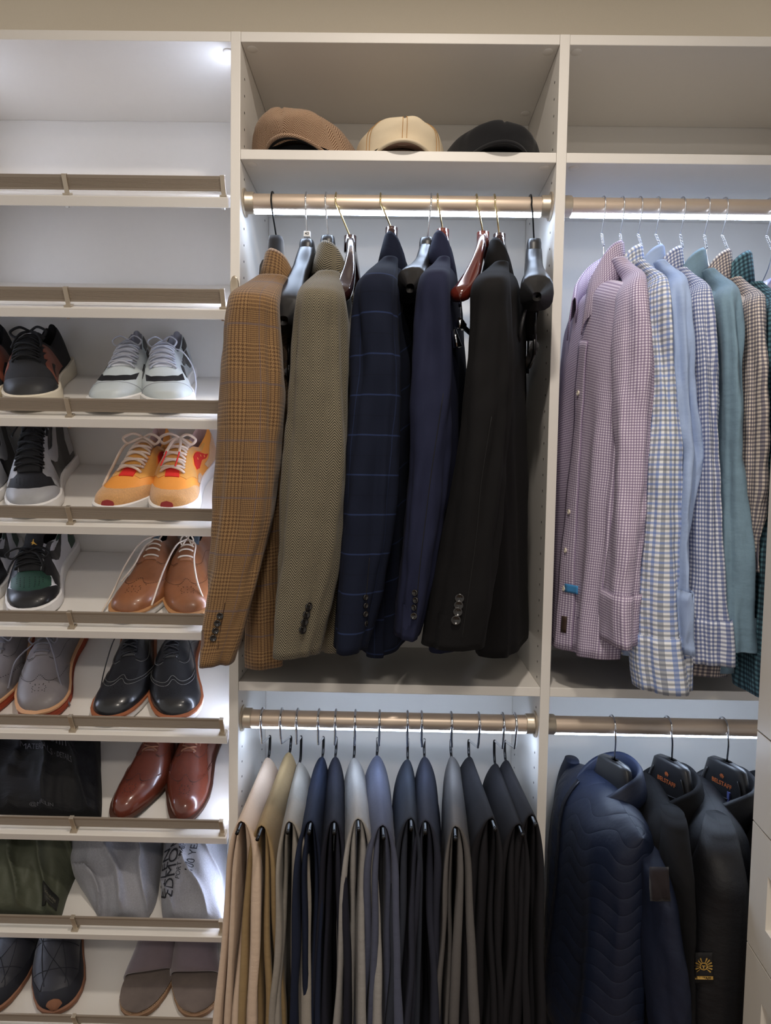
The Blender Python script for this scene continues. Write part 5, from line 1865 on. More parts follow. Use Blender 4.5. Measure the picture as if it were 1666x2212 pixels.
shirt('blue and grey gingham shirt with a long buttoned cuff', BLUGR, (1349, 548), [(606, 1402, 1424), (640, 1395, 1437), (720, 1396, 1441), (800, 1401, 1448), (900, 1400, 1456), (1000, 1392, 1463), (1100, 1384, 1470), (1200, 1375, 1477), (1300, 1367, 1484), (1400, 1369, 1489), (1484, 1381, 1491)],
      (1390, 1415), (1240, 1370), (1290, 660), 12)
shirt('plain sky blue dress shirt', SKY, (1395, 548), [(606, 1443, 1468), (640, 1436, 1476), (720, 1440, 1481), (850, 1446, 1487), (940, 1455, 1500), (985, 1458, 1506), (1050, 1455, 1492), (1150, 1450, 1482), (1300, 1445, 1475), (1400, 1445, 1475)],
      (1380, 1418), (1290, 1370), (1330, 660), 13, fold=0.008)
shirt('navy and white gingham shirt with a wide squared cuff', NAVYST, (1433, 552), [(622, 1490, 1514), (655, 1483, 1527), (750, 1489, 1533), (850, 1492, 1538), (950, 1493, 1542), (1100, 1492, 1551), (1250, 1490, 1557), (1340, 1488, 1564), (1426, 1490, 1570)],
      (1460, 1425), (1330, 1385), (1370, 665), 14)
shirt('teal chambray shirt between two gingham shirts', TEAL, (1483, 556), [(624, 1548, 1574), (655, 1541, 1587), (740, 1546, 1590), (900, 1549, 1594), (1100, 1550, 1601), (1250, 1551, 1612), (1380, 1553, 1618), (1400, 1553, 1618)],
      (1560, 1455), (1440, 1400), (1420, 670), 15, cuff=None)
shirt('navy and cream gingham shirt', NAVCR, (1537, 558), [(642, 1606, 1630), (672, 1600, 1641), (800, 1601, 1645), (1000, 1598, 1641), (1150, 1595, 1626), (1230, 1598, 1614)],
      (1530, 1462), (1440, 1420), (1470, 680), 16, cuff=None)
shirt('dark teal and navy gingham shirt beside the cabinet', DARKG, (1582, 562), [(652, 1648, 1676), (690, 1642, 1690), (800, 1640, 1694), (1000, 1638, 1696), (1150, 1628, 1690), (1300, 1618, 1676), (1400, 1613, 1660), (1496, 1617, 1650)],
      (1600, 1440), (1510, 1400), (1530, 690), 17)
shirt('white plaid shirt cut by the right picture edge', WPLAID, (1668, 590), [(690, 1742, 1770), (730, 1735, 1785), (900, 1735, 1785), (1200, 1715, 1765), (1400, 1705, 1745)],
      (1650, 1440), (1560, 1400), (1600, 700), 18)

# ------------------------------------------------------------------ trousers folded over open-ended hangers


def trousers(label, m, hook_x, rear_px, arch_px, tip_px, seed, w1=0.032, drop=0.56, group='trousers on the lower rod', kick=0.0, stiff=1.0, hem=None, splay=0.0):
    RY, TY = 0.14, -0.20
    R_, T_ = at(rear_px[0], rear_px[1], RY), at(tip_px[0], tip_px[1], TY)
    zb = (R_.z - 0.004) * 0.5 + T_.z * 0.5
    R_ = Vector((R_.x, RY, R_.z - 0.006))
    T_ = Vector((T_.x, TY, T_.z))
    # the hanger
    hl = 'chrome open-ended hanger of the ' + label
    h = thing('trouser_hanger', hl, 'hanger', tuple(R_), 'open-ended trouser hangers')
    x0 = at(hook_x, 1552, RODY - 0.02).x
    b = MB()
    xm = x0 + 0.15 * (R_.x - x0)
    pts = [Vector((x0, RODY + 0.0205 * cos(radians(a)), RZL + 0.0205 * sin(radians(a)))) for a in range(-20, 196, 18)]
    pts += [Vector((x0, RODY - 0.014, RZL - 0.030)), Vector((xm, RODY - 0.006, RZL - 0.047)), Vector((xm, RODY + 0.001, RZL - 0.053))]
    pts += [Vector((xm + (R_.x - xm) * 0.5, (RODY + RY) / 2 + 0.01, RZL - 0.070)), Vector((R_.x, RY + 0.012, RZL - 0.086))]
    b.tube([Vector(p) for p in spline(pts, 60)], 0.0025, 8)
    b.build('hook', CHROME, h)
    b = MB()
    pts = [(R_.x, RY + 0.012, RZL - 0.086), (R_.x, RY + 0.018, RZL - 0.092), (R_.x, RY + 0.012, R_.z + 0.010), (R_.x, RY - 0.008, R_.z), tuple(R_.lerp(T_, 0.3)), tuple(R_.lerp(T_, 0.85)), tuple(T_)]
    b.tube([Vector(p) for p in spline(pts, 50)], 0.0030, 8)
    b.tube([T_, T_ + (T_ - R_).normalized() * 0.004], 0.0034, 8)
    b.build('arm', BLACKMETAL, h)
    # the cloth
    A = at(arch_px[0], arch_px[1], TY + 0.035)
    fr = (TY + 0.035 - RY) / (TY - RY)
    t = thing('trousers', label, 'trousers', (R_.x, 0.0, zb - drop), group)
    rnd = random.Random(seed)
    n, mseg = 30, 96
    layers = [(1.0, 0.0, 0.0), (0.60, 0.003, 0.005), (0.50, 0.010, 0.007), (0.14, 0.012, 0.012)]
    phs = [(rnd.uniform(0, 6.28), rnd.uniform(0, 6.28), rnd.uniform(0, 6.28)) for _ in range(4)]
    asym = rnd.uniform(-0.3, 0.3)
    sheets = []
    for li, (wf, rec, low) in enumerate(layers):
        p1, p2, p3 = phs[li // 2]
        rows, uvs = [], []
        for i in range(n + 1):
            q = i / n                       # 0 rear .. 1 front edge
            y0 = RY - 0.012 + (TY + 0.035 + rec - RY + 0.012) * q
            f = (RY - y0) / (RY - TY)
            bp = R_.lerp(T_, f)
            top = bp.z + 0.0065 - low * 0.55
            row, uvr = [], []
            for k in range(mseg + 1):
                s = -1 + 2 * k / mseg
                sg = 1 if s >= 0 else -1
                d = (abs(s) ** 1.35) * (drop - low)
                wide = w1 * wf
                hw_ = 0.0042 + (wide - 0.0042) * (1 - math.exp(-d / (0.040 * stiff))) + wide * 0.35 * smoothstep(0.1, 0.5, d)
                if d < 0.006:
                    hw_ *= sqrt(max(0.0, 1 - (1 - d / 0.006) ** 2))
                amp = 0.010 * smoothstep(0.02, 0.30, d)
                x = sg * hw_ * (1 + asym * sg) + amp * (sin(16 * (y0 + 0.2) + p1 + sg * 1.3 + 2.2 * d) * 0.55 + 0.9 * noise.noise(Vector((y0 * 9 + p2, sg * 2.1 + seed, d * 4)))) \
                    + splay * smoothstep(0.02, 0.5, d)
                x += 0.003 * noise.noise(Vector((y0 * 28, sg * 3 + p3 + li, d * 9))) * smoothstep(0.01, 0.1, d)
                yy = y0 - (0.014 * sin(6 * d + p3 + sg * 1.7) + kick * d) * q ** 4 * smoothstep(0, 0.1, d)
                row.append(Vector((bp.x + x, yy, top - d)))
                uvr.append((y0 * 1.0 + seed + li * 0.4, d * sg))
            rows.append(row)
            uvs.append(uvr)
        sheets.append((rows, uvs))
    for a_, b_ in ((0, 1), (2, 3)):
        (ra, ua), (rb, ub) = sheets[a_], sheets[b_]
        rows = list(ra)
        uvs = list(ua)
        for w_, fw2 in ((0.16, 0.0035), (0.5, 0.005), (0.84, 0.0035)):       # rounded crease joining the two layers at the front
            rows.append([pa.lerp(pb, w_) + Vector((0, -fw2, 0)) for pa, pb in zip(ra[-1], rb[-1])])
            uvs.append([(u_ - 0.01 * w_, v_) for u_, v_ in ua[-1]])
        rows += rb[::-1]
        uvs += ub[::-1]
        b = MB()
        b.quadgrid(rows, uvs)
        b.build('leg', m, t)
    return t, h


def cotton(name, c, **k):
    return fabric(name, c, wrinkle=0.45, sheen=0.06, grain=0.14, **k)


trousers('pale pink-beige linen trousers nearest the shoe shelves', cotton('pink_linen', (198, 176, 156)), 563, (580, 1632), (522, 1772), (513, 1798), 1, w1=0.035, splay=-0.022)
trousers('khaki cotton trousers, second pair from the left', cotton('khaki_cotton', (140, 118, 84)), 605, (626, 1620), (575, 1765), (557, 1811), 2, w1=0.0302)
trousers('pale grey trousers beside the khaki pair', cotton('pale_grey_cotton', (142, 136, 128)), 640, (648, 1643), (626, 1775), (622, 1797), 3, w1=0.0325)
trousers('bright navy trousers beside the pale grey pair', fabric('navy_chino', (24, 31, 50), sheen=0.0, wrinkle=0.3), 687, (697, 1630), (672, 1770), (668, 1798), 4, w1=0.0269)
trousers('charcoal navy trousers beside the stone grey pair', fabric('charcoal_navy', (30, 31, 42), sheen=0.0, wrinkle=0.3), 724, (725, 1630), (722, 1768), (722, 1798), 5, w1=0.0269)
trousers('stone grey jeans with a stitched seam', cotton('stone_grey_denim', (146, 143, 140)), 767, (765, 1633), (772, 1750), (775, 1792), 6, w1=0.0325)
trousers('slate blue jeans in the middle of the trousers', cotton('slate_denim', (76, 80, 98)), 820, (815, 1627), (828, 1765), (829, 1809), 7, w1=0.0347)
trousers('dark blue-grey trousers beside the slate blue jeans', fabric('blue_grey_wool', (42, 46, 56), sheen=0.0, wrinkle=0.2), 881, (881, 1636), (888, 1760), (889, 1790), 8, w1=0.0291)
trousers('dark indigo grey trousers', fabric('indigo_grey_wool', (40, 42, 54), sheen=0.0, wrinkle=0.2), 912, (917, 1630), (918, 1762), (919, 1797), 9, w1=0.0302)
trousers('mid grey wool trousers with a sharp crease', fabric('mid_grey_wool', (92, 89, 88), sheen=0.0, wrinkle=0.2), 977, (975, 1629), (984, 1787), (984, 1811), 10, w1=0.0291)
trousers('black trousers beside the mid grey pair', fabric('black_wool', (26, 25, 29), sheen=0.0, wrinkle=0.2), 1037, (1014, 1630), (1053, 1748), (1070, 1791), 11, w1=0.0314)
trousers('black trousers, second from the right panel', MAT['black_wool'], 1090, (1070, 1645), (1107, 1755), (1129, 1803), 12, w1=0.0314)
trousers('black trousers nearest the right panel', MAT['black_wool'], 1117, (1093, 1638), (1138, 1745), (1157, 1781), 13, w1=0.0291)

# ------------------------------------------------------------------ zip jackets on the lower right rod
def plate_hanger(label, xr, neck_px, text=True, turn=24):
    """wide-shouldered black hanger with a broad printed neck"""
    N = at(neck_px[0], neck_px[1], RODY)
    x0 = at(xr, 1565, RODY - 0.02).x
    t = thing('jacket_hanger', label, 'hanger', tuple(N), 'black jacket hangers')
    b = MB()
    b.tube(hook_path(x0, RZL, (N.x, RODY, N.z)), 0.0018, 8)
    b.build('hook', CHROME, t)
    rows = []
    for q, ru, rv in ((0.0, 0.010, 0.007), (0.04, 0.036, 0.010), (0.10, 0.043, 0.011), (0.4, 0.050, 0.0115), (0.8, 0.062, 0.012), (1.0, 0.075, 0.012), (1.25, 0.13, 0.013), (1.5, 0.17, 0.012), (1.6, 0.16, 0.008)):
        c = Vector((N.x, RODY, N.z - 0.085 * q))
        rows.append([c + Vector((rv * math.copysign(abs(sin(w)) ** 0.5, sin(w)), -ru * math.copysign(abs(cos(w)) ** 0.6, cos(w)), (0.0 if q < 1.1 else -0.028 * abs(cos(w))))) for w in [2 * pi * k / 24 for k in range(24)]])
    b = MB()
    o = b.quadgrid(rows, closed=True)
    b.f.append(tuple(o + k for k in range(24)))
    b.uv.append(None)
    HR = Matrix.Translation((N.x, RODY, 0)) @ Matrix.Rotation(radians(turn), 4, 'Z') @ Matrix.Translation((-N.x, -RODY, 0))
    b.v = [tuple(HR @ Vector(v)) for v in b.v]
    bd = b.build('shoulder_form', BLACKPL, t)
    if text:
        b = MB()
        fx = N.x - 0.0135
        zc = N.z - 0.045
        text_on(b, 'BELSTAFF', 0.0125, lambda x, y: (fx, RODY - x * 0.9, zc + y), True)
        # small winged mark above the lettering
        for k in range(5):
            a = (k - 2) * 0.45
            b.face([(fx, RODY - 0.0012 * (k - 2), zc + 0.010), (fx, RODY - 0.0055 * sin(a) - 0.001, zc + 0.012 + 0.008 * cos(a)), (fx, RODY - 0.0055 * sin(a) + 0.0012, zc + 0.012 + 0.0085 * cos(a))])
        b.v = [tuple(HR @ Vector(v)) for v in b.v]
        b.build('neck_print', plain('copper_print', (176, 96, 52), rough=0.5, metal=0.3), bd, smooth=False)
        b = MB()
        pts = [(N.x - 0.0125, RODY - u, N.z - 0.085 * q) for u, q in ((-0.036, 0.3), (-0.044, 0.62), (-0.034, 0.80), (0.0, 0.86), (0.034, 0.80), (0.044, 0.62), (0.036, 0.3))]
        b.tube([Vector(p) for p in spline(pts, 30)], 0.0016, 7)
        b.v = [tuple(HR @ Vector(v)) for v in b.v]
        b.build('neck_rib', BLACKPL, bd)
    return t


def quilt_mat(name, c):
    t = NT(name, 0.5, 0.0, 0.35)
    u, v, uvv = t.uv()
    base = lin(c)
    nz = t.noise(uvv, 900.0, 2.0)
    t.color(t.mix(nz, tuple(x * 0.8 for x in base[:3]), tuple(x * 1.2 for x in base[:3])))
    bend = t.math('MULTIPLY', t.math('SINE', t.math('MULTIPLY', u, 2 * pi / 0.11)), 0.012)
    ph = t.math('DIVIDE', t.math('ADD', t.math('ADD', v, bend), t.math('MULTIPLY', u, 0.35)), 0.032)
    h = t.math('POWER', t.math('ABSOLUTE', t.math('SINE', t.math('MULTIPLY', ph, pi))), 0.45)
    w2 = t.noise(uvv, 30.0, 4.0, 0.6)
    t.bump(t.math('ADD', t.math('MULTIPLY', h, 0.7), t.math('MULTIPLY', w2, 0.8)), 0.55, 0.0035)
    MAT[name] = t.m
    return t.m


QN = quilt_mat('navy_quilted_shell', (22, 30, 50))
SOFTN = fabric('navy_softshell', (21, 29, 50), sheen=0.0, rough=0.6, wrinkle=0.3, spec=0.35)
WAXB = fabric('black_waxed_cotton', (17, 17, 21), sheen=0.0, rough=0.6, wrinkle=0.5, spec=0.35)
BLKFL = fabric('black_fleece', (12, 12, 15), sheen=0.0, wrinkle=0.3)
JK = 'zip jackets on the lower rod'

plate_hanger('black hanger of the navy quilted jacket', 1330, (1328, 1640), text=False)
plate_hanger('black hanger with copper lettering, left one of two', 1452, (1452, 1640))
plate_hanger('black hanger with copper lettering, nearest the cabinet', 1574, (1571, 1644))


def zip_jacket(label, m, neck_px, near_px, far_px, seed, rows_px, sm, collar_pts, collar_m, tv=(0.06, 0.075, 0.085), far_rows=None, zip_w=None, hem_z=0.36, ys=-0.16, name='zip_jacket', nz=0.045):
    N = at(neck_px[0], neck_px[1], RODY)
    a, b2 = at(near_px[0], near_px[1], -0.15), at(far_px[0], far_px[1], 0.20)
    near, far = Vector((a.x, -0.145, a.z)), Vector((b2.x, 0.205, b2.z))
    hn, hf = Vector((near.x - 0.005, -0.13, hem_z)), Vector((far.x - 0.01, 0.20, hem_z))
    g = Garment(name, label, 'jacket', JK, m, near, far, hn, hf, N.z - nz, tv=tv, front=-1, seed=seed, fold=0.006, neck_t=0.9, neck_w=0.05, nlev=80, qr=0.13)
    g.c = Vector((N.x, RODY, 0))
    g.collar(collar_pts, collar_m, stand=0.05, solid=0.004)
    sl = Sleeve(g.t, rows_px, sm, ys, ru=0.055, seed=seed, fold=0.006, top_back=0.07, top_px=60.0)
    if far_rows:
        Sleeve(g.t, far_rows, sm, 0.22, ru=0.045, seed=seed + 3, fold=0.005, top_back=-0.04, top_px=60.0)
    if zip_w:
        g.strip(zip_w - 0.004, zip_w + 0.004, 0.03, 0.99, plain('zip_teeth', (22, 24, 34), rough=0.4, metal=0.3), 'zip', off=0.004, nw=2)
    return g, sl


STAND = [(0.020, 0.070, -0.085, 0.085, 0.006), (0.050, 0.050, -0.055, 0.075, 0.012), (0.064, 0.012, -0.020, 0.060, 0.014), (0.048, -0.028, 0.0, 0.055, 0.010), (0.0, -0.042, 0.004, 0.05, 0.008), (-0.048, -0.028, 0.0, 0.05, 0.010),
         (-0.064, 0.012, -0.018, 0.055, 0.012), (-0.054, 0.050, -0.048, 0.07, 0.012), (-0.026, 0.070, -0.085, 0.085, 0.006)]
g, sl = zip_jacket('navy quilted zip jacket with dark elbow patch', QN, (1328, 1640), (1392, 1815), (1240, 1648), 21,
                   [(1806, 1384, 1404), (1832, 1387, 1422), (1880, 1392, 1441), (1950, 1396, 1456), (2050, 1399, 1470), (2150, 1404, 1479), (2270, 1408, 1490)], SOFTN,
                   [(u, v, z + 0.036, f * 0.85, fl) for u, v, z, f, fl in STAND], SOFTN, far_rows=[(1640, 1222, 1250), (1670, 1212, 1252), (1750, 1196, 1245), (1900, 1184, 1235), (2212, 1180, 1230)], zip_w=0.27)
# dark elbow patch on the near sleeve
b = MB()
rows = []
for i in range(9):
    py = 1872 + (1945 - 1872) * i / 8
    rows.append([sl.front(1404 + i * 0.4 + (1442 + i * 0.9 - 1404 - i * 0.4) * j / 6, py, 0.002)[0] for j in range(7)])
b.quadgrid(rows, [[(j * 0.006, i * 0.01) for j in range(7)] for i in range(9)])
b.build('elbow_patch', fabric('brown_black_patch', (32, 26, 28), sheen=0.1), sl.ob, solid=0.002)

zip_jacket('black fleece-lined jacket between two other jackets', BLKFL, (1452, 1645), (1462, 1795), (1372, 1680), 22,
           [(1750, 1432, 1474), (1780, 1432, 1482), (1850, 1436, 1484), (2000, 1438, 1480), (2260, 1440, 1478)], BLKFL,
           [(u * 1.15, v * 1.1, z + 0.018, f * 0.8, fl) for u, v, z, f, fl in STAND], BLKFL, tv=(0.045, 0.045, 0.04))
g, sl = zip_jacket('black waxed jacket with gold winged emblem on its sleeve', WAXB, (1571, 1650), (1575, 1810), (1480, 1690), 23,
                   [(1765, 1530, 1575), (1795, 1520, 1588), (1850, 1512, 1598), (1950, 1492, 1606), (2080, 1480, 1612), (2270, 1474, 1622)], WAXB,
                   [(u * 1.15, v * 1.15, z + 0.018, f, fl) for u, v, z, f, fl in STAND], WAXB)
# neck lining and label
lp = Vector((g.c.x - 0.006, RODY + 0.01, g.neck_z - 0.035))
one_box('plaid_lining', lp + Vector((0, -0.035, -0.03)), lp + Vector((0.003, 0.045, 0.03)), gingham('lining_plaid', (96, 92, 110), (60, 70, 120), 0.02), g.t, bevel=0)
# sleeve emblem: a dark patch, a fan of gold feathers round a ring, a lettered bar below
b = MB()
pc = (1523, 2089)
rows = [[sl.front(1503 + 37 * j / 5, 2056 + 66 * i / 7, 0.002)[0] for j in range(6)] for i in range(8)]
b.quadgrid(rows)
pa = b.build('sleeve_patch', plain('patch_black', (16, 15, 18), rough=0.8), sl.ob, solid=0.0012)
b = MB()


def ep(x, y):
    return sl.front(pc[0] - 2 + x, pc[1] - 4 - y, 0.0034)[0]


for k in range(13):
    a = radians(-130 + 260 * k / 12)
    if abs(a) < 0.28:
        continue
    r0_, r1_ = 8.0, 18.5
    w_ = 0.085
    b.face([ep(r0_ * sin(a - w_), r0_ * cos(a - w_)), ep(r0_ * sin(a + w_), r0_ * cos(a + w_)), ep(r1_ * sin(a + w_ * 1.1), r1_ * cos(a + w_ * 1.1)), ep(r1_ * 1.06 * sin(a), r1_ * 1.06 * cos(a)), ep(r1_ * sin(a - w_ * 1.1), r1_ * cos(a - w_ * 1.1))])
for k in range(18):
    a0, a1 = 2 * pi * k / 18, 2 * pi * (k + 1) / 18
    b.face([ep(6.2 * sin(a0), 6.2 * cos(a0)), ep(6.2 * sin(a1), 6.2 * cos(a1)), ep(8.4 * sin(a1), 8.4 * cos(a1)), ep(8.4 * sin(a0), 8.4 * cos(a0))])
b.face([ep(-4, 2), ep(4, 2), ep(4, 0), ep(-4, 0)])
b.face([ep(-1, 0), ep(1, 0), ep(1, -5), ep(-1, -5)])
b.face([ep(-19, -21), ep(19, -21), ep(19, -28), ep(-19, -28)])
b.build('gold_emblem', plain('gold_thread', (176, 140, 66), rough=0.6), pa, smooth=False)
b = MB()
text_on(b, 'BELSTAFF', 7.2, lambda x, y: sl.front(pc[0] - 2 + x, pc[1] - 4 + 24.5 - y, 0.0044)[0], True)
b.build('emblem_lettering', plain('patch_ink', (14, 13, 15), rough=0.8), pa, smooth=False)
# a fourth jacket only shows its collar loop behind the cabinet edge
zip_jacket('dark jacket mostly hidden behind the cabinet', BLKFL, (1650, 1660), (1690, 1830), (1570, 1700), 24,
           [(1790, 1660, 1700), (1830, 1655, 1712), (1950, 1650, 1720), (2260, 1650, 1730)], BLKFL, [(u, v, z + 0.02, f * 0.8, fl) for u, v, z, f, fl in STAND], BLKFL, tv=(0.03, 0.035, 0.035))

# ------------------------------------------------------------------ flat caps
def flat_cap(label, m, px0, px1, pyt, seed, visor_m, under_m, yaw=0.0, arch=0.036, n_pan=8, stitch=None, puff=1.0, button=None, droop=0.0, skew=0.0):
    a, b2 = at(px0, 322, 0.0), at(px1, 322, 0.0)
    cx = (a.x + b2.x) / 2
    rx = (b2.x - a.x) / 2 * 1.08
    cy, ry = 0.125, 0.125
    H = at((px0 + px1) / 2, pyt, 0.005).z - Z2
    t = thing('flat_cap', label, 'cap', (cx, cy, Z2), 'flat caps on the shelf')
    z0 = Z2 + 0.0008
    R = Matrix.Translation((cx, cy, z0)) @ Matrix.Rotation(yaw, 4, 'Z')

    def crown(w, q):
        """w round (0.75 = front), q 0 rim .. 1 top"""
        a_ = 2 * pi * w
        front = max(0.0, -sin(a_))
        rim = 0.0 + (arch * 0.72) * smoothstep(0.35, 1.0, front)
        e = sin(q * pi / 2)
        rr = (1 - q ** 2.6) ** 0.55
        bul = 1 + 0.05 * sin(pi * min(1, q * 1.5)) * puff
        x = rx * cos(a_) * rr * bul
        y = ry * sin(a_) * rr * (bul + 0.06 * front * smoothstep(0, .4, q) * puff)
        z = rim + (H - rim) * (1 - (1 - e) ** 1.0) * (1 - 0.0 * q)
        y -= 0.05 * smoothstep(0.2, 1.0, q)            # top leans forward over the visor
        z -= 0.018 * smoothstep(-0.1, 1.0, sin(a_)) * q
        x += skew * z
        d = 0.004 * noise.noise(Vector((cos(a_) * 2 + seed, sin(a_) * 2, q * 3)))
        seam = abs(((w * n_pan) % 1.0) - 0.5)
        d -= 0.0022 * smoothstep(0.44, 0.5, seam) * smoothstep(0.0, 0.3, q)
        return R @ Vector((x * (1 + d / rx), y * (1 + d / ry), max(0.0, z + d)))
    b = MB()
    NW, NQ = 96, 26
    rows = [[crown(k / NW, i / NQ) for k in range(NW)] for i in range(NQ + 1)]
    uvs = [[(2 * pi * rx * k / NW, 0.16 * i / NQ) for k in range(NW + 1)] for i in range(NQ + 1)]
    # herringbone panels meet at angles, so turn the cloth a little from panel to panel
    uvs = [[(u + (0.35 if int(k / NW * n_pan) % 2 else -0.35) * v, v) for k, (u, v) in enumerate(r)] for r in uvs]
    b.quadgrid(rows, uvs, closed=True)
    cr = b.build('crown', m, t)
    # visor: an arched crescent
    b = MB()
    rows_t, uvs = [], []
    A0 = radians(66)
    for i in range(31):
        a_ = -A0 + 2 * A0 * i / 30
        row = []
        for j in range(7):
            q = j / 6
            f = cos(a_ / A0 * pi / 2)
            rin = 0.90
            x = rx * 0.80 * sin(a_) * (rin + 0.10 * q)
            y = -ry * cos(a_) * 0.88 - 0.036 * q * f ** 0.8
            z = 0.003 + arch * f ** 1.1 * (1.0 - 0.18 * q) - 0.004 * q
            row.append(R @ Vector((x, y, z)))
        rows_t.append(row)
        uvs.append([(0.2 * i / 30, 0.05 * j / 6) for j in range(7)])
    b.quadgrid(rows_t, uvs)
    vz = b.build('visor', visor_m, t, solid=0.005)
    b = MB()
    b.quadgrid([[p + Vector((0, 0, -0.0032)) for p in r[:-1]] for r in rows_t])
    b.build('visor_underside', under_m, vz)
    b = MB()
    b.tube([r[-1] for r in rows_t], 0.0032, 8)
    b.build('visor_piping', visor_m, vz)
    # dark sweatband inside
    b = MB()
    rows = [[R @ Vector((rx * 0.74 * cos(2 * pi * k / 40), ry * 0.82 * sin(2 * pi * k / 40), z)) for k in range(40)] for z in (0.0008, max(arch * 0.9, 0.012))]
    b.quadgrid(rows, closed=True)
    b.build('sweatband', under_m, t)
    if stitch:
        b = MB()
        for k in range(n_pan):
            for d in (-0.007, 0.007):
                pts = [crown((k + 0.0) / n_pan + d, q / 20 * 0.96) for q in range(1, 21)]
                c0 = R @ Vector((0, 0, H * 0.3))
                b.tube([p + (p - c0).normalized() * 0.0006 for p in pts], 0.0006, 5)
        b.build('stitching', stitch, cr)
    return t


CAPH = herringbone('brown_herringbone_cap', (92, 62, 44), (196, 168, 140), colw=0.012, per=0.0046)
CAPLIN = plain('black_cap_lining', (14, 14, 18), rough=0.8)
CREAM = plain('cream_canvas', (216, 200, 172), rough=0.9, grain=0.06, gscale=700, bump=0.3, bscale=900)
TANP = plain('tan_underside', (150, 118, 98), rough=0.9)
BLKC = plain('black_wool_felt', (15, 15, 19), rough=0.95, grain=0.2, bump=0.4, bscale=600, sheen=0.1)
flat_cap('brown herringbone newsboy cap', CAPH, 543, 760, 234, 1, CAPH, CAPLIN, yaw=-0.22, arch=0.022, n_pan=8, puff=1.6, skew=-0.12)
flat_cap('cream canvas flat cap with tan stitching', CREAM, 764, 966, 252, 2, CREAM, TANP, yaw=0.06, arch=0.012, n_pan=8, stitch=plain('tan_thread', (176, 130, 70), rough=0.8), puff=0.6)
flat_cap('plain black flat cap', BLKC, 972, 1180, 264, 3, BLKC, CAPLIN, yaw=0.08, arch=0.011, n_pan=8, puff=0.8)

# ------------------------------------------------------------------ cloth bags on the shoe shelves
def cloth_bag(name, label, k, prof, m, seed, rough=0.006, s0=0.024, lean=0.0, square=2.4, ridge=None, ns=64, nt=72, cat='bag', fine=0.004):
    """soft bag lying up the shelf: prof rows (s, left px, right px, height m) from front to back; px read on the shelf at that row"""
    t = thing(name, label, cat, tuple(shelf_xyz(k, 0, s0, 0)))

    def xat(px, s):
        q, q2 = proj(shelf_xyz(k, 0, s, 0)), proj(shelf_xyz(k, 0.1, s, 0))
        return 0.1 * (px - q[0]) / (q2[0] - q[0])
    tab = [(s, xat(l, s), xat(r, s), h) for s, l, r, h in prof]
    sp = spline(tab, 80)

    def surf(v, th, off=0.0):
        x = v * 79
        i = min(int(x), 78)
        s, l, r, h = (p + (q - p) * (x - i) for p, q in zip(sp[i], sp[i + 1]))
        ph = pi * th
        e = 2.0 / square
        c, sn = cos(ph), sin(ph)
        cx, hw = (l + r) / 2, (r - l) / 2
        xx = cx - hw * math.copysign(abs(c) ** e, c)
        n = h * abs(sn) ** e
        edge = smoothstep(0, 0.12, th) * smoothstep(1, 0.88, th)
        d = rough * (1.6 * noise.noise(Vector((xx * 9 + seed, s * 7, seed * 1.3))) + 0.9 * noise.noise(Vector((xx * 22 + seed, s * 13 + xx * 9, 4.1)))) + fine * 0.6 * abs(noise.noise(Vector((xx * 45, s * 28 + xx * 22, seed + 9))))
        # sharp-ish folds running up the bag
        d += rough * 1.5 * (1 - abs(sin(xx * 46 + 25 * s + seed + 2.4 * noise.noise(Vector((xx * 6, s * 9, seed)))))) ** 3
        n = max(0.0006, n + (d + off) * (0.25 + 0.75 * edge) * min(1.0, h / 0.03))
        return shelf_xyz(k, xx, s, n)
    rows = [[surf(i / ns, j / nt) for j in range(nt + 1)] for i in range(ns + 1)]
    uvs = [[(0.4 * j / nt, 0.3 * i / ns) for j in range(nt + 1)] for i in range(ns + 1)]
    b = MB()
    b.quadgrid(rows, uvs, flip=True)
    b.build('cloth', m, t)
    return t, surf


BAGB = fabric('black_nylon', (15, 15, 18), sheen=0.0, rough=0.7, wrinkle=0.9, spec=0.25)
t, sf = cloth_bag('drawstring_bag', 'black cloth drawstring bag with faint printed lettering', 6, [(0.030, -150, 214, 0.004), (0.040, -165, 219, 0.035), (0.08, -155, 220, 0.062), (0.15, -140, 218, 0.085), (0.22, -120, 217, 0.10), (0.28, -90, 216, 0.085), (0.302, -70, 214, 0.004)], BAGB, 5, rough=0.012, fine=0.010, square=3.0, ns=110, nt=130)


def on_bag(sf, k, px_of, v_of):
    return lambda x, y: sf(v_of(x, y), px_of(x, y), 0.0016)


PRINT = plain('grey_print', (74, 74, 80), rough=0.7)
b = MB()
text_on(b, 'melin', 0.040, lambda x, y: sf(0.56 + y * 3.0 - 0.6 * x, 0.62 + x * 1.7, 0.004))
b.build('lettering', PRINT, t, smooth=False)
b = MB()
text_on(b, 'MATERIALS \u00b7 DETAILS', 0.0125, lambda x, y: sf(0.47 + y * 3.2 - 0.6 * x, 0.615 + x * 1.7, 0.004))
b.build('lettering', PRINT, t, smooth=False)
b = MB()
text_on(b, '@MELIN', 0.0125, lambda x, y: sf(0.17 + y * 3.4, 0.575 + x * 1.7, 0.0035))
b.build('lettering', PRINT, t, smooth=False)

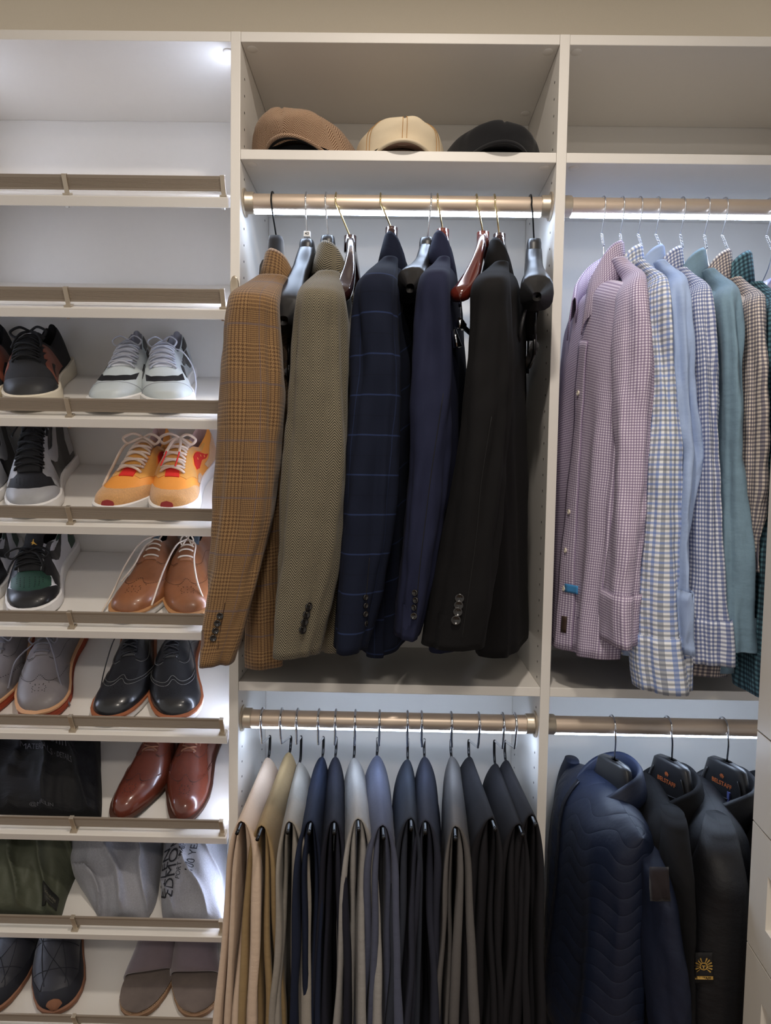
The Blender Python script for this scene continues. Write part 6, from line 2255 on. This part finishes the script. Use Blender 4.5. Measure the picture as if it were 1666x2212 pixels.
GREENB = fabric('olive_nylon', (72, 76, 62), sheen=0.0, rough=0.6, wrinkle=0.6, spec=0.35, grain=0.1)
t, sf = cloth_bag('dust_bag', 'crumpled olive green cloth bag with a black label', 7, [(0.024, -160, 125, 0.004), (0.034, -170, 132, 0.04), (0.08, -150, 146, 0.085), (0.14, -125, 172, 0.115), (0.20, -95, 205, 0.12), (0.26, -70, 225, 0.10), (0.30, -60, 228, 0.004)], GREENB, 8, rough=0.019, fine=0.012, ns=110, nt=130)
b = MB()
lab_c = (0.26, 0.83)
rows = [[sf(0.17 + 0.11 * i / 4 - 0.03 * j / 8, 0.76 + 0.155 * j / 8, 0.006) for j in range(9)] for i in range(5)]
b.quadgrid(rows, flip=True)
pa = b.build('label_patch', plain('black_label', (26, 27, 24), rough=0.7), t, solid=0.001)
b = MB()
text_on(b, 'VALENTINO', 0.017, lambda x, y: sf(0.215 + y * 1.6 - 0.18 * x, 0.845 + x * 1.0, 0.0085), True)
b.build('label_lettering', plain('label_print', (108, 106, 92), rough=0.6), pa, smooth=False)
b = MB()
text_on(b, 'GARAVANI', 0.011, lambda x, y: sf(0.19 + y * 1.6 - 0.18 * x, 0.845 + x * 1.0, 0.0085))
b.build('label_lettering', plain('label_print', (108, 106, 92), rough=0.6), pa, smooth=False)
FELT = fabric('grey_flannel', (142, 143, 150), sheen=0.2, grain=0.5, weave=330, wrinkle=0.25)
t, sf = cloth_bag('dust_bag', 'grey flannel shoe bag beside the olive bag', 7, [(0.024, 222, 312, 0.004), (0.034, 212, 322, 0.03), (0.07, 190, 338, 0.06), (0.12, 160, 346, 0.085), (0.18, 150, 352, 0.105), (0.25, 172, 352, 0.10), (0.30, 190, 345, 0.004)], FELT, 14, rough=0.022, fine=0.006, square=2.0)
t, sf = cloth_bag('dust_bag', 'grey flannel shoe bag with black lettering beside the panel', 7, [(0.024, 362, 466, 0.004), (0.034, 352, 480, 0.035), (0.07, 349, 486, 0.07), (0.12, 352, 489, 0.09), (0.18, 360, 491, 0.105), (0.25, 368, 492, 0.10), (0.30, 378, 488, 0.004)], FELT, 19, rough=0.012, fine=0.003, square=2.2, ns=110, nt=130)
INK = plain('black_ink', (24, 26, 34), rough=0.8)
b = MB()
ca, sa = cos(radians(80)), sin(radians(80))


def rot(x, y):
    return x * ca - y * sa, x * sa + y * ca


def bagtext(s, size, cv_, cth, bold):
    def f(x, y):
        X, Y = rot(x, y)
        return sf(max(0.02, min(0.98, cv_ + Y * 3.6)), max(0.05, min(0.95, cth + X * 6.0)), 0.0042)
    b = MB()
    text_on(b, s, size, f, bold)
    b.build('lettering', INK, t, smooth=False)


bagtext('EDMONDS', 0.029, 0.50, 0.345, False)
bagtext('ALLEN', 0.029, 0.42, 0.20, False)
bagtext('PORT WASHINGTON', 0.0105, 0.54, 0.445, False)
bagtext('100 YEARS', 0.0155, 0.52, 0.535, False)
